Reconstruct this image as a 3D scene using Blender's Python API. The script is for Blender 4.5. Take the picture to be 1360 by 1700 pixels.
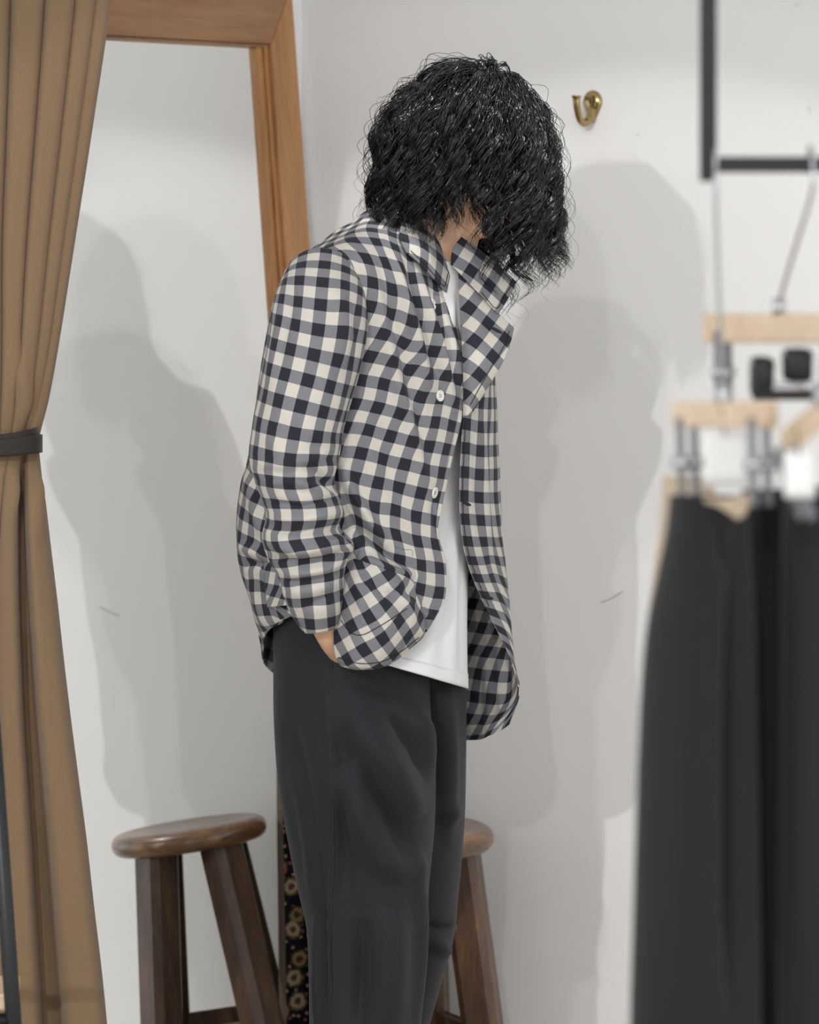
import bpy, bmesh, math, random
import numpy as np
from mathutils import Vector, Matrix

for _o in list(bpy.data.objects):
    bpy.data.objects.remove(_o)
scene = bpy.context.scene
COL = scene.collection
rng = np.random.default_rng(7)
random.seed(7)

# ------------------------------------------------------------------ camera
F = 6000.0        # focal length in pixels of the 1360 x 1700 frame (85 mm on a 24 mm tall sensor)
EYE = 1.5         # camera height
HZ = 280.0        # row of the horizon
cam = bpy.data.cameras.new('camera')
cam.sensor_fit = 'VERTICAL'
cam.sensor_height = 24.0
cam.sensor_width = 24.0
cam.lens = 24.0 * F / 1700.0
cam.shift_y = -(850.0 - HZ) / 1700.0
cam.clip_start = 0.05
cam.dof.use_dof = True
cam.dof.focus_distance = 4.85
cam.dof.aperture_fstop = 4.2
camo = bpy.data.objects.new('camera', cam)
camo.location = (0, 0, EYE)
camo.rotation_euler = (math.pi / 2, 0, 0)
COL.objects.link(camo)
scene.camera = camo

# ------------------------------------------------------------------ world, lamps, exposure
world = bpy.data.worlds.new('world')
scene.world = world
world.use_nodes = True
world.node_tree.nodes['Background'].inputs[0].default_value = (0.95, 0.975, 1.0, 1)
world.node_tree.nodes['Background'].inputs[1].default_value = 1.66
scene.view_settings.view_transform = 'Standard'
scene.view_settings.look = 'None'
scene.view_settings.gamma = 1.0
scene.view_settings.use_curve_mapping = False
scene.view_settings.exposure = -0.05


def spot(name, loc, target, power, size=60, radius=0.04, color=(1, 0.98, 0.96), blend=0.3):
    d = bpy.data.lights.new(name, 'SPOT')
    d.energy = power
    d.spot_size = math.radians(size)
    d.spot_blend = blend
    d.shadow_soft_size = radius
    d.color = color
    o = bpy.data.objects.new(name, d)
    o.location = loc
    o.rotation_euler = (Vector(target) - Vector(loc)).to_track_quat('-Z', 'Y').to_euler()
    COL.objects.link(o)
    return o


spot('spot_lamp', (-1.6, -0.4, 2.61), (0.3, 5.6, 0.68), 300, 17.8, 0.03, blend=0.12)
spot('spot_lamp', (-0.6, 1.8, 3.05), (0.1, 5.3, 0.45), 60, 34, 0.03, blend=0.15)
spot('spot_lamp', (-0.55, -1.2, 2.9), (0.1, 5.3, 0.6), 125, 22, 0.035, blend=0.15)
spot('spot_lamp', (0.30, 4.42, 3.12), (0.10, 4.97, 1.64), 190, 14, 0.04, blend=0.6)  # narrow overhead lamp, added to put highlights on the hair

# ------------------------------------------------------------------ helpers


def P(px, py, dep):
    """pixel + depth offset from the person's plane (5 m) -> world"""
    Y = 5.0 + dep
    return ((px - 680.0) * Y / F, Y, EYE - (py - HZ) * Y / F)


def Pa(a):
    a = np.asarray(a, float)
    Y = 5.0 + a[..., 2]
    return np.stack([(a[..., 0] - 680.0) * Y / F, Y, EYE - (a[..., 1] - HZ) * Y / F], -1)


def tag(o, label=None, cat=None, group=None, kind=None):
    if label: o['label'] = label
    if cat: o['category'] = cat
    if group: o['group'] = group
    if kind: o['kind'] = kind
    return o


def empty(name, loc=(0, 0, 0)):
    o = bpy.data.objects.new(name, None)
    o.location = loc
    o.empty_display_size = 0.1
    COL.objects.link(o)
    return o


def link(name, me, mat=None, parent=None, smooth=True):
    o = bpy.data.objects.new(name, me)
    COL.objects.link(o)
    if mat:
        me.materials.append(mat)
    if smooth:
        me.polygons.foreach_set('use_smooth', [True] * len(me.polygons))
    if parent:
        o.parent = parent
        pl = parent
        off = Vector((0, 0, 0))
        while pl is not None:
            off += pl.location
            pl = pl.parent
        o.location = -off          # meshes are written in world coordinates
    return o


def cr(pts, n, closed=False, ts=None):
    """Catmull-Rom resampling along axis 0"""
    pts = np.asarray(pts, float)
    k = len(pts)
    if closed:
        t = np.linspace(0, k, n, endpoint=False) if ts is None else np.asarray(ts)
        i = np.floor(t).astype(int)
        p0, p1, p2, p3 = (pts[(i + j) % k] for j in (-1, 0, 1, 2))
    else:
        t = np.linspace(0, k - 1, n) if ts is None else np.asarray(ts)
        i = np.clip(np.floor(t).astype(int), 0, k - 2)
        ext = np.concatenate([[2 * pts[0] - pts[1]], pts, [2 * pts[-1] - pts[-2]]])
        p0, p1, p2, p3 = (ext[i + j] for j in (0, 1, 2, 3))
    f = (t - i).reshape((-1,) + (1,) * (pts.ndim - 1))
    return 0.5 * ((2 * p1) + (-p0 + p2) * f + (2 * p0 - 5 * p1 + 4 * p2 - p3) * f ** 2 + (-p0 + 3 * p1 - 3 * p2 + p3) * f ** 3)


def net(ctrl, nr, nc, closed=False):
    g = cr(np.asarray(ctrl, float), nr)
    return np.swapaxes(cr(np.swapaxes(g, 0, 1), nc, closed), 0, 1)


def gnormals(G, closed=False):
    if closed:
        du = np.roll(G, -1, 1) - np.roll(G, 1, 1)
    else:
        du = np.gradient(G, axis=1)
    dv = np.gradient(G, axis=0)
    n = np.cross(du, dv)
    return n / (np.linalg.norm(n, axis=-1, keepdims=True) + 1e-12)


def wrinkle(px, lines, W, N):
    """lines: (polyline in pixels, half width px, amplitude m); pushes W along +-N towards the camera"""
    sgn = np.where(N[..., 1:2] < 0, 1.0, -1.0)
    near = np.clip(-(N[..., 1] * sgn[..., 0]) * 3, 0, 1)
    for pl, w, amp in lines:
        pl = np.asarray(pl, float)
        seg = np.linalg.norm(np.diff(pl, axis=0), axis=1)
        cum = np.concatenate([[0], np.cumsum(seg)])
        best = np.full(px.shape[:2], 1e9)
        tt = np.zeros(px.shape[:2])
        for i in range(len(pl) - 1):
            a, b = pl[i], pl[i + 1]
            d = b - a
            t = np.clip(((px[..., :2] - a) @ d) / (d @ d), 0, 1)
            q = a + t[..., None] * d
            dist = np.linalg.norm(px[..., :2] - q, axis=-1)
            m = dist < best
            best = np.where(m, dist, best)
            tt = np.where(m, (cum[i] + t * seg[i]) / cum[-1], tt)
        taper = np.clip(np.sin(np.pi * np.clip(tt, 0.02, 0.98)), 0, 1) ** 0.6
        W = W + (sgn * N) * (amp * np.exp(-(best / w) ** 2) * taper * near)[..., None]
    return W


def arc_uv(W, closed=False, refc=None, refr=0):
    nr, nc = W.shape[:2]
    A = np.concatenate([W, W[:, :1]], 1) if closed else W
    du = np.linalg.norm(np.diff(A, axis=1), axis=-1)
    u = np.concatenate([np.zeros((nr, 1)), np.cumsum(du, 1)], 1)
    refc = A.shape[1] // 2 if refc is None else refc
    u = u - u[:, refc:refc + 1]
    dv = np.linalg.norm(np.diff(A, axis=0), axis=-1)
    v = np.concatenate([np.zeros((1, A.shape[1])), np.cumsum(dv, 0)], 0)
    v = v - v[refr:refr + 1]
    return np.stack([u, v], -1)


def gridmesh(name, W, mat, parent=None, closed=False, uv=None, thick=0.0, capends=False, offset=1.0, sub=0):
    nr, nc = W.shape[:2]
    me = bpy.data.meshes.new(name)
    verts = W.reshape(-1, 3)
    r = np.arange(nr - 1)[:, None]
    ccount = nc if closed else nc - 1
    c = np.arange(ccount)[None, :]
    c2 = (c + 1) % nc
    quads = np.stack(np.broadcast_arrays(r * nc + c, r * nc + c2, (r + 1) * nc + c2, (r + 1) * nc + c), -1).reshape(-1, 4)
    faces = quads.tolist()
    if capends and closed:
        faces.append(list(range(nc))[::-1])
        faces.append([(nr - 1) * nc + i for i in range(nc)])
    me.from_pydata(verts.tolist(), [], faces)
    if uv is not None:
        ul = me.uv_layers.new(name='uv')
        rr = np.broadcast_to(r, (nr - 1, ccount))
        cc = np.broadcast_to(c, (nr - 1, ccount))
        ce = cc + 1 if closed else cc + 1
        q = np.stack([uv[rr, cc], uv[rr, ce if uv.shape[1] > nc or not closed else (ce % nc)], uv[rr + 1, ce if uv.shape[1] > nc or not closed else (ce % nc)], uv[rr + 1, cc]], 2).reshape(-1, 2)
        full = np.zeros((len(me.loops), 2))
        full[:len(q)] = q
        ul.data.foreach_set('uv', full.ravel())
    me.update()
    o = link(name, me, mat, parent)
    if thick:
        m = o.modifiers.new('thickness', 'SOLIDIFY')
        m.thickness = thick
        m.offset = offset
    return o


def box_bm(bm, c, sx, sy, sz, M=None, bevel=0.0):
    r = bmesh.ops.create_cube(bm, size=1)
    vs = r['verts']
    for v in vs:
        v.co = Vector((v.co.x * sx, v.co.y * sy, v.co.z * sz))
        if M is not None:
            v.co = M @ v.co
        v.co += Vector(c)
    if bevel:
        es = list({e for v in vs for e in v.link_edges})
        bmesh.ops.bevel(bm, geom=es, offset=bevel, segments=2, affect='EDGES', profile=0.6)


def bm_obj(name, bm, mat, parent=None, smooth=False):
    bmesh.ops.recalc_face_normals(bm, faces=bm.faces)
    me = bpy.data.meshes.new(name)
    bm.to_mesh(me)
    bm.free()
    return link(name, me, mat, parent, smooth)


def tube_pts(pts, radii, n=10, closed_ends=True):
    """sweep: returns verts, faces"""
    pts = np.asarray(pts, float)
    k = len(pts)
    radii = np.broadcast_to(np.asarray(radii, float), (k,))
    T = np.gradient(pts, axis=0)
    T /= np.linalg.norm(T, axis=1, keepdims=True) + 1e-12
    up = np.array([0.0, 0, 1]) if abs(T[0][2]) < 0.9 else np.array([1.0, 0, 0])
    A = np.cross(T[0], up)
    A /= np.linalg.norm(A)
    V = []
    for i in range(k):
        A = A - T[i] * (A @ T[i])
        A /= np.linalg.norm(A) + 1e-12
        B = np.cross(T[i], A)
        th = np.linspace(0, 2 * np.pi, n, endpoint=False)
        V.append(pts[i] + radii[i] * (np.cos(th)[:, None] * A + np.sin(th)[:, None] * B))
    V = np.concatenate(V)
    Fc = []
    for i in range(k - 1):
        for j in range(n):
            Fc.append([i * n + j, i * n + (j + 1) % n, (i + 1) * n + (j + 1) % n, (i + 1) * n + j])
    if closed_ends:
        Fc.append(list(range(n))[::-1])
        Fc.append([(k - 1) * n + j for j in range(n)])
    return V, Fc


def tube(name, pts, radii, mat, parent=None, n=10):
    V, Fc = tube_pts(pts, radii, n)
    me = bpy.data.meshes.new(name)
    me.from_pydata(V.tolist(), [], Fc)
    return link(name, me, mat, parent)


def lathe(name, prof, center, mat, parent=None, n=48, M=None):
    """prof: (r, z) list; closed on the axis"""
    V, Fc = [], []
    k = len(prof)
    for i, (r, z) in enumerate(prof):
        for j in range(n):
            a = 2 * math.pi * j / n
            p = Vector((r * math.cos(a), r * math.sin(a), z))
            if M is not None:
                p = M @ p
            V.append(tuple(p + Vector(center)))
    for i in range(k - 1):
        for j in range(n):
            Fc.append([i * n + j, i * n + (j + 1) % n, (i + 1) * n + (j + 1) % n, (i + 1) * n + j])
    Fc.append(list(range(n))[::-1])
    Fc.append([(k - 1) * n + j for j in range(n)])
    me = bpy.data.meshes.new(name)
    me.from_pydata(V, [], Fc)
    return link(name, me, mat, parent)


def smooth_noise(n, m, cells_r, cells_c, seed, amp=1.0):
    r = np.random.default_rng(seed)
    return net(r.normal(size=(cells_r, cells_c, 1)), n, m)[..., 0] * amp


# ------------------------------------------------------------------ materials
class NT:
    def __init__(self, name):
        self.m = bpy.data.materials.new(name)
        self.m.use_nodes = True
        self.t = self.m.node_tree
        self.b = self.t.nodes['Principled BSDF']

    def n(self, typ, **kw):
        nd = self.t.nodes.new(typ)
        for k, v in kw.items():
            setattr(nd, k, v)
        return nd

    def l(self, a, b):
        self.t.links.new(a, b)

    def math(self, op, a, b=None, clamp=False):
        nd = self.n('ShaderNodeMath', operation=op, use_clamp=clamp)
        for i, x in enumerate((a, b)):
            if x is None: continue
            if isinstance(x, (int, float)): nd.inputs[i].default_value = x
            else: self.l(x, nd.inputs[i])
        return nd.outputs[0]

    def mix(self, fac, a, b):
        nd = self.n('ShaderNodeMix', data_type='RGBA')
        for i, x in ((0, fac), (6, a), (7, b)):
            if isinstance(x, (int, float)): nd.inputs[i].default_value = x
            elif isinstance(x, tuple): nd.inputs[i].default_value = x + (1,) if len(x) == 3 else x
            else: self.l(x, nd.inputs[i])
        return nd.outputs[2]

    def noise(self, scale, vec=None, detail=3, rough=0.55):
        nd = self.n('ShaderNodeTexNoise')
        nd.inputs['Scale'].default_value = scale
        nd.inputs['Detail'].default_value = detail
        nd.inputs['Roughness'].default_value = rough
        if vec is not None: self.l(vec, nd.inputs['Vector'])
        return nd.outputs['Fac']

    def coord(self, which='Object', scale=None, rot=None):
        tc = self.n('ShaderNodeTexCoord')
        o = tc.outputs[which]
        if scale or rot:
            for key, val in (('Rotation', rot), ('Scale', scale)):      # turn first, then stretch
                if val:
                    mp = self.n('ShaderNodeMapping')
                    mp.inputs[key].default_value = val
                    self.l(o, mp.inputs['Vector'])
                    o = mp.outputs[0]
        return o

    def bump(self, h, strength=0.2, dist=0.001):
        nd = self.n('ShaderNodeBump')
        nd.inputs['Strength'].default_value = strength
        nd.inputs['Distance'].default_value = dist
        self.l(h, nd.inputs['Height'])
        self.l(nd.outputs[0], self.b.inputs['Normal'])

    def set(self, **kw):
        names = dict(color='Base Color', rough='Roughness', metal='Metallic', spec='Specular IOR Level', sheen='Sheen Weight',
                     sheen_rough='Sheen Roughness', coat='Coat Weight', sub='Subsurface Weight', trans='Transmission Weight')
        for k, v in kw.items():
            i = self.b.inputs[names[k]]
            if isinstance(v, (int, float)): i.default_value = v
            elif isinstance(v, tuple): i.default_value = v + (1,) if len(v) == 3 else v
            else: self.l(v, i)
        return self.m


def srgb(r, g, b):
    def f(c):
        c /= 255.0
        return c / 12.92 if c <= 0.04045 else ((c + 0.055) / 1.055) ** 2.4
    return (f(r), f(g), f(b))


def m_plain(name, col, rough=0.5, metal=0.0, var=0.12, scale=30, spec=0.5):
    t = NT(name)
    nz = t.noise(scale, t.coord())
    dark = tuple(c * (1 - var) for c in col)
    lite = tuple(min(1, c * (1 + var)) for c in col)
    return t.set(color=t.mix(nz, dark, lite), rough=rough, metal=metal, spec=spec)


def m_wall(name, base):
    t = NT(name)
    co = t.coord()
    n1 = t.noise(1.3, co, 4)
    n2 = t.noise(260, co, 2)
    n3 = t.noise(17, co, 2, 0.4)
    c = t.mix(t.math('MULTIPLY', n1, 0.5), base, tuple(x * 0.93 for x in base))
    spk = t.math('GREATER_THAN', n3, 0.775)
    spk = t.math('MULTIPLY', spk, 0.2)
    c = t.mix(spk, c, tuple(x * 0.55 for x in base))
    t.bump(t.math('ADD', n2, t.math('MULTIPLY', n1, 2.0)), 0.12, 0.0006)
    return t.set(color=c, rough=0.75, spec=0.3)


def m_wood(name, c1, c2, c3, rough=0.4, scale=(1, 1, 14), rot=None, grain=6, coat=0.0):
    t = NT(name)
    co = t.coord('Object', scale, rot)
    n1 = t.noise(grain, co, 6, 0.6)
    n2 = t.noise(grain * 6, co, 4, 0.6)
    w = t.n('ShaderNodeValToRGB')
    w.color_ramp.elements[0].position = 0.32
    w.color_ramp.elements[0].color = c1 + (1,)
    w.color_ramp.elements[1].position = 0.70
    w.color_ramp.elements[1].color = c3 + (1,)
    e = w.color_ramp.elements.new(0.5)
    e.color = c2 + (1,)
    t.l(t.math('ADD', t.math('MULTIPLY', n1, 0.7), t.math('MULTIPLY', n2, 0.3)), w.inputs[0])
    t.bump(n2, 0.15, 0.0006)
    return t.set(color=w.outputs[0], rough=rough, coat=coat)


GP = 0.0328     # gingham repeat, metres


def m_gingham(name, dark, mid, light, angle=0.0):
    t = NT(name)
    uv = t.n('ShaderNodeUVMap')
    mp = t.n('ShaderNodeMapping')
    mp.inputs['Rotation'].default_value = (0, 0, angle)
    mp.inputs['Scale'].default_value = (1 / GP, 1 / GP, 1)
    t.l(uv.outputs[0], mp.inputs['Vector'])
    sp = t.n('ShaderNodeSeparateXYZ')
    t.l(mp.outputs[0], sp.inputs[0])
    a = t.math('LESS_THAN', t.math('FRACT', sp.outputs[0]), 0.5)
    b = t.math('LESS_THAN', t.math('FRACT', sp.outputs[1]), 0.5)
    # twill weave: fine diagonal threads where one dark and one light yarn cross
    tw = t.math('FRACT', t.math('MULTIPLY', t.math('ADD', sp.outputs[0], sp.outputs[1]), 22.0))
    tw = t.math('MULTIPLY', t.math('SUBTRACT', tw, 0.5), 0.16)
    s = t.math('ADD', a, b)
    cr_ = t.n('ShaderNodeValToRGB')
    cr_.color_ramp.interpolation = 'CONSTANT'
    cr_.color_ramp.elements[0].color = light + (1,)
    cr_.color_ramp.elements[1].position = 0.75
    cr_.color_ramp.elements[1].color = dark + (1,)
    e = cr_.color_ramp.elements.new(0.25)
    e.color = mid + (1,)
    t.l(t.math('MULTIPLY', s, 0.5), cr_.inputs[0])
    nz = t.noise(900, t.coord(), 2)
    nz2 = t.noise(40, t.coord(), 3)
    f = t.math('ADD', t.math('ADD', t.math('MULTIPLY', nz, 0.35), t.math('MULTIPLY', nz2, 0.12)), t.math('ADD', 0.76, tw))
    mul = t.n('ShaderNodeMix', data_type='RGBA', blend_type='MULTIPLY')
    mul.inputs[0].default_value = 1.0
    t.l(cr_.outputs[0], mul.inputs[6])
    cmb = t.n('ShaderNodeCombineColor')
    for i in range(3): t.l(f, cmb.inputs[i])
    t.l(cmb.outputs[0], mul.inputs[7])
    t.bump(nz, 0.12, 0.0004)
    return t.set(color=mul.outputs[2], rough=0.85, spec=0.2, sheen=0.05)


def m_cloth(name, col, var=0.15, rough=0.9, fine=700, sheen=0.1, bump=0.15, spec=0.2):
    t = NT(name)
    co = t.coord()
    n1 = t.noise(fine, co, 2)
    n2 = t.noise(25, co, 3)
    f = t.math('ADD', t.math('MULTIPLY', n1, 0.7), t.math('MULTIPLY', n2, 0.3))
    t.bump(n1, bump, 0.0005)
    return t.set(color=t.mix(f, tuple(c * (1 - var) for c in col), tuple(c * (1 + var) for c in col)), rough=rough, sheen=sheen, spec=spec)


M_WALL = m_wall('white_plaster', (0.92, 0.92, 0.92))
M_FLOOR = m_wood('floor_wood', srgb(176, 164, 148), srgb(190, 178, 162), srgb(202, 190, 174), 0.45, (1, 6, 1))
M_OAK = m_wood('oiled_frame_wood', srgb(138, 93, 54), srgb(172, 122, 74), srgb(192, 142, 90), 0.45, (24, 24, 1.6), None, 1.6)
M_OAKH = m_wood('oiled_rail_wood', srgb(116, 82, 54), srgb(148, 107, 71), srgb(168, 124, 84), 0.45, (24, 1.6, 24), (0, 0, math.radians(29.3)), 1.6)
M_STOOL = m_wood('dark_stained_wood', srgb(66, 46, 32), srgb(108, 78, 52), srgb(148, 112, 76), 0.34, (4, 4, 18), None, 3.0, 0.5)
M_STOOLLEG = m_wood('dark_stained_leg_wood', srgb(48, 36, 29), srgb(80, 58, 43), srgb(116, 84, 60), 0.42, (14, 14, 2.5), None, 2.0, 0.1)
M_BRASS = m_plain('polished_brass', srgb(168, 148, 104), 0.16, 1.0, 0.05)
M_BLACK = m_plain('black_metal', srgb(44, 45, 47), 0.42, 0.6, 0.1, 60)
M_STEEL = m_plain('chrome', (0.5, 0.5, 0.52), 0.18, 1.0, 0.04)
M_CLIP = m_plain('dull_steel', srgb(112, 112, 116), 0.4, 0.7, 0.05)
M_BEECH = m_wood('beech', srgb(188, 162, 134), srgb(204, 180, 152), srgb(216, 194, 168), 0.45, (10, 3, 10), None, 2.0)
M_CURT = m_cloth('tan_canvas', srgb(123, 101, 78), 0.10, 0.95, 500, 0.15)
M_TIE = m_cloth('black_webbing', srgb(42, 38, 36), 0.15, 0.6, 300, 0.1)
M_PANTS = m_cloth('charcoal_wool', srgb(31, 33, 37), 0.22, 0.8, 900, 0.05, 0.2, 0.3)
M_RACKPANT = m_cloth('black_wool', srgb(38, 38, 40), 0.2, 0.9, 600, 0.1)
M_BEIGEPANT = m_cloth('beige_wool', srgb(190, 172, 150), 0.1, 0.9, 600, 0.1)
M_TEE = m_cloth('white_jersey', (0.74, 0.74, 0.745), 0.05, 0.9, 900, 0.05, 0.15)
M_BUTTON = m_plain('shell_button', srgb(226, 222, 214), 0.3, 0.0, 0.06, 120)
M_THREAD = m_plain('navy_thread', srgb(26, 27, 34), 0.8, 0.0, 0.2, 300)
M_CARD = m_plain('white_card', (0.85, 0.85, 0.84), 0.6, 0.0, 0.03)
M_SHOE = m_plain('black_leather', srgb(28, 27, 27), 0.35, 0.0, 0.2)
G_DARK, G_MID, G_LIGHT = srgb(39, 41, 49), srgb(119, 119, 124), srgb(196, 191, 182)
M_GING = m_gingham('gingham_twill', G_DARK, G_MID, G_LIGHT)

# mirror
t = NT('mirror_silvering')
M_MIRROR = t.set(color=(0.93, 0.945, 0.93), rough=0.0, metal=1.0)

# skin
t = NT('skin')
nz = t.noise(60, t.coord(), 4)
M_SKIN = t.set(color=t.mix(nz, srgb(206, 164, 134), srgb(222, 182, 152)), rough=0.5, sub=0.12)
t.b.inputs['Subsurface Radius'].default_value = (0.012, 0.005, 0.003)
t.b.inputs['Subsurface Scale'].default_value = 0.5

# hair
t = NT('black_hair')
M_HAIR = t.set(color=(0.004, 0.004, 0.0055), rough=0.20, spec=0.6)

# rug: dark field with scattered rosettes
t = NT('oriental_rug')
uv = t.n('ShaderNodeUVMap')
sep = t.n('ShaderNodeSeparateXYZ')
t.l(uv.outputs[0], sep.inputs[0])


def rosettes(scale, offs, rnd, lo, hi):
    mp = t.n('ShaderNodeMapping')
    mp.inputs['Location'].default_value = offs
    t.l(uv.outputs[0], mp.inputs['Vector'])
    vo = t.n('ShaderNodeTexVoronoi', voronoi_dimensions='2D')
    vo.inputs['Scale'].default_value = scale
    vo.inputs['Randomness'].default_value = rnd
    t.l(mp.outputs[0], vo.inputs['Vector'])
    return vo


v1 = rosettes(26, (0.013, 0.02, 0), 0.55, 0, 1)
v2 = rosettes(70, (0.3, 0.1, 0), 0.9, 0, 1)
nz = t.noise(120, uv.outputs[0], 2)
d1 = t.math('ADD', v1.outputs['Distance'], t.math('MULTIPLY', t.math('SUBTRACT', nz, 0.5), 0.28))
rmp = t.n('ShaderNodeValToRGB')
rmp.color_ramp.interpolation = 'CONSTANT'
els = rmp.color_ramp.elements
els[0].position, els[0].color = 0.0, srgb(94, 88, 78) + (1,)
els[1].position, els[1].color = 0.44, srgb(26, 27, 38) + (1,)
for p_, c_ in ((0.10, srgb(150, 106, 98)), (0.16, srgb(206, 190, 170)), (0.30, srgb(126, 118, 92)), (0.38, srgb(62, 54, 52))):
    e = els.new(p_)
    e.color = c_ + (1,)
t.l(d1, rmp.inputs[0])
small = t.math('LESS_THAN', v2.outputs['Distance'], 0.20)
field = t.math('GREATER_THAN', d1, 0.44)
c = t.mix(t.math('MULTIPLY', small, field), rmp.outputs[0], t.mix(t.math('GREATER_THAN', nz, 0.5), srgb(168, 152, 132), srgb(140, 88, 84)))
vsep = t.n('ShaderNodeSeparateColor')
t.l(v1.outputs['Color'], vsep.inputs[0])
tint = t.n('ShaderNodeValToRGB')
tint.color_ramp.interpolation = 'CONSTANT'
tint.color_ramp.elements[0].color = srgb(214, 204, 192) + (1,)
tint.color_ramp.elements[1].position = 0.4
tint.color_ramp.elements[1].color = srgb(176, 168, 140) + (1,)
e = tint.color_ramp.elements.new(0.72)
e.color = srgb(186, 140, 134) + (1,)
t.l(vsep.outputs[0], tint.inputs[0])
mm = t.n('ShaderNodeMix', data_type='RGBA', blend_type='MULTIPLY')
t.l(t.math('SUBTRACT', 1.0, field), mm.inputs[0])
t.l(c, mm.inputs[6])
t.l(tint.outputs[0], mm.inputs[7])
c = mm.outputs[2]
bord = t.math('LESS_THAN', sep.outputs[0], 0.014)
c = t.mix(bord, c, t.mix(t.noise(400, uv.outputs[0], 2), srgb(70, 62, 54), srgb(138, 122, 106)))
t.bump(t.noise(1200, t.coord(), 2), 0.4, 0.001)
M_RUG = t.set(color=c, rough=0.95, spec=0.1)
M_FRINGE = m_cloth('rug_fringe', srgb(150, 136, 118), 0.15, 0.95, 300)
#SPLIT_SETTING
# ------------------------------------------------------------------ the room corner
TH = math.radians(29.3)                       # the back wall is turned 29 degrees to the camera
LEAN = math.radians(4.75)
U = np.array([math.cos(TH), -math.sin(TH), 0.0])     # along the back wall, to the right
V = np.array([math.sin(TH), math.cos(TH), 0.0])      # into the back wall
ZH = np.array([0.0, 0.0, 1.0])
WALL_V = 5.1933
LEFT_U = -3.122
MIR_D = -2.95175                              # mirror plane: p . MN = MIR_D
MN = U * math.cos(LEAN) + ZH * math.sin(LEAN)
MU = ZH * math.cos(LEAN) - U * math.sin(LEAN)        # up within the mirror plane


def uvz(u, v, z):
    return U * u + V * v + ZH * z


def slab(name, corners, thick_dir, thick, mat):
    c = np.array(corners)
    d = np.array(thick_dir) * thick
    V_ = np.concatenate([c, c + d])
    Fc = [[0, 1, 2, 3], [7, 6, 5, 4], [0, 4, 5, 1], [1, 5, 6, 2], [2, 6, 7, 3], [3, 7, 4, 0]]
    me = bpy.data.meshes.new(name)
    me.from_pydata(V_.tolist(), [], Fc)
    o = link(name, me, mat, None, False)
    return o


wb = slab('wall_back', [uvz(LEFT_U, WALL_V, 0), uvz(1.4, WALL_V, 0), uvz(1.4, WALL_V, 3.2), uvz(LEFT_U, WALL_V, 3.2)], V, 0.1, M_WALL)
tag(wb, kind='structure')
wl = slab('wall_left', [uvz(LEFT_U, WALL_V + 0.1, 0), uvz(LEFT_U, 3.2, 0), uvz(LEFT_U, 3.2, 3.2), uvz(LEFT_U, WALL_V + 0.1, 3.2)], -U, 0.1, M_WALL)
tag(wl, kind='structure')
fl = slab('floor', [(-3.5, -1.5, 0), (4.0, -1.5, 0), (4.0, 7.5, 0), (-3.5, 7.5, 0)], -ZH, 0.1, M_FLOOR)
tag(fl, kind='structure')

ce = slab('ceiling', [(-3.5, -1.5, 3.2), (4.0, -1.5, 3.2), (4.0, 7.5, 3.2), (-3.5, 7.5, 3.2)], ZH, 0.1, M_WALL)
tag(ce, kind='structure')

# ------------------------------------------------------------------ leaning floor mirror


def MP(n, s, v):
    """mirror coordinates: n = out of the glass, s = up along the glass from the floor line, v = along the wall"""
    base = MN * MIR_D                               # a point of the plane
    # point of the plane on the floor
    p = U * (MIR_D / math.cos(LEAN))
    return p + MU * s + MN * n + V * v


mir = empty('leaning_mirror', tuple(MP(0, 0, 4.6)))
tag(mir, 'tall wood-framed mirror leaning against the left wall behind the brown curtain', 'mirror')
ZT = 1.0 / math.cos(LEAN)
FT = 0.020                                          # frame stands this far proud of the glass
S_IN, S_OUT = 1.702 * ZT, 1.800 * ZT                # top rail
V_IN, V_OUT = 5.034, 5.112                          # far stile
V_N_IN, V_N_OUT = 4.15, 4.07
S_B0, S_B1 = 0.012, 0.10


def prism(name, poly4, n0, n1, mat, bevel=0.003):
    """poly: (s, v) outline, extruded from n0 to n1"""
    bm = bmesh.new()
    k = len(poly4)
    a = [bm.verts.new(MP(n0, s, v)) for s, v in poly4]
    b = [bm.verts.new(MP(n1, s, v)) for s, v in poly4]
    bm.faces.new(a[::-1])
    bm.faces.new(b)
    for i in range(k):
        bm.faces.new([a[i], a[(i + 1) % k], b[(i + 1) % k], b[i]])
    bmesh.ops.recalc_face_normals(bm, faces=bm.faces)
    bmesh.ops.bevel(bm, geom=list(bm.edges), offset=bevel, segments=2, affect='EDGES', profile=0.6)
    return bm_obj(name, bm, mat, mir)


GAPJ = 0.0006
prism('top_rail', [(S_IN, V_N_IN), (S_IN, V_IN - GAPJ), (S_OUT, V_OUT - GAPJ), (S_OUT, V_N_OUT)], -0.006, FT, M_OAKH)
prism('bottom_rail', [(S_B1, V_N_IN), (S_B0, V_N_OUT), (S_B0, V_OUT), (S_B1, V_IN)], -0.006, 0.010, M_OAKH)
prism('stile', [(S_IN, V_IN), (S_B1, V_IN), (S_B0, V_OUT), (S_OUT, V_OUT)], -0.006, FT, M_OAK)
prism('stile', [(S_IN, V_N_IN), (S_B1, V_N_IN), (S_B0, V_N_OUT), (S_OUT, V_N_OUT)], -0.006, FT, M_OAK)
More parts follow.
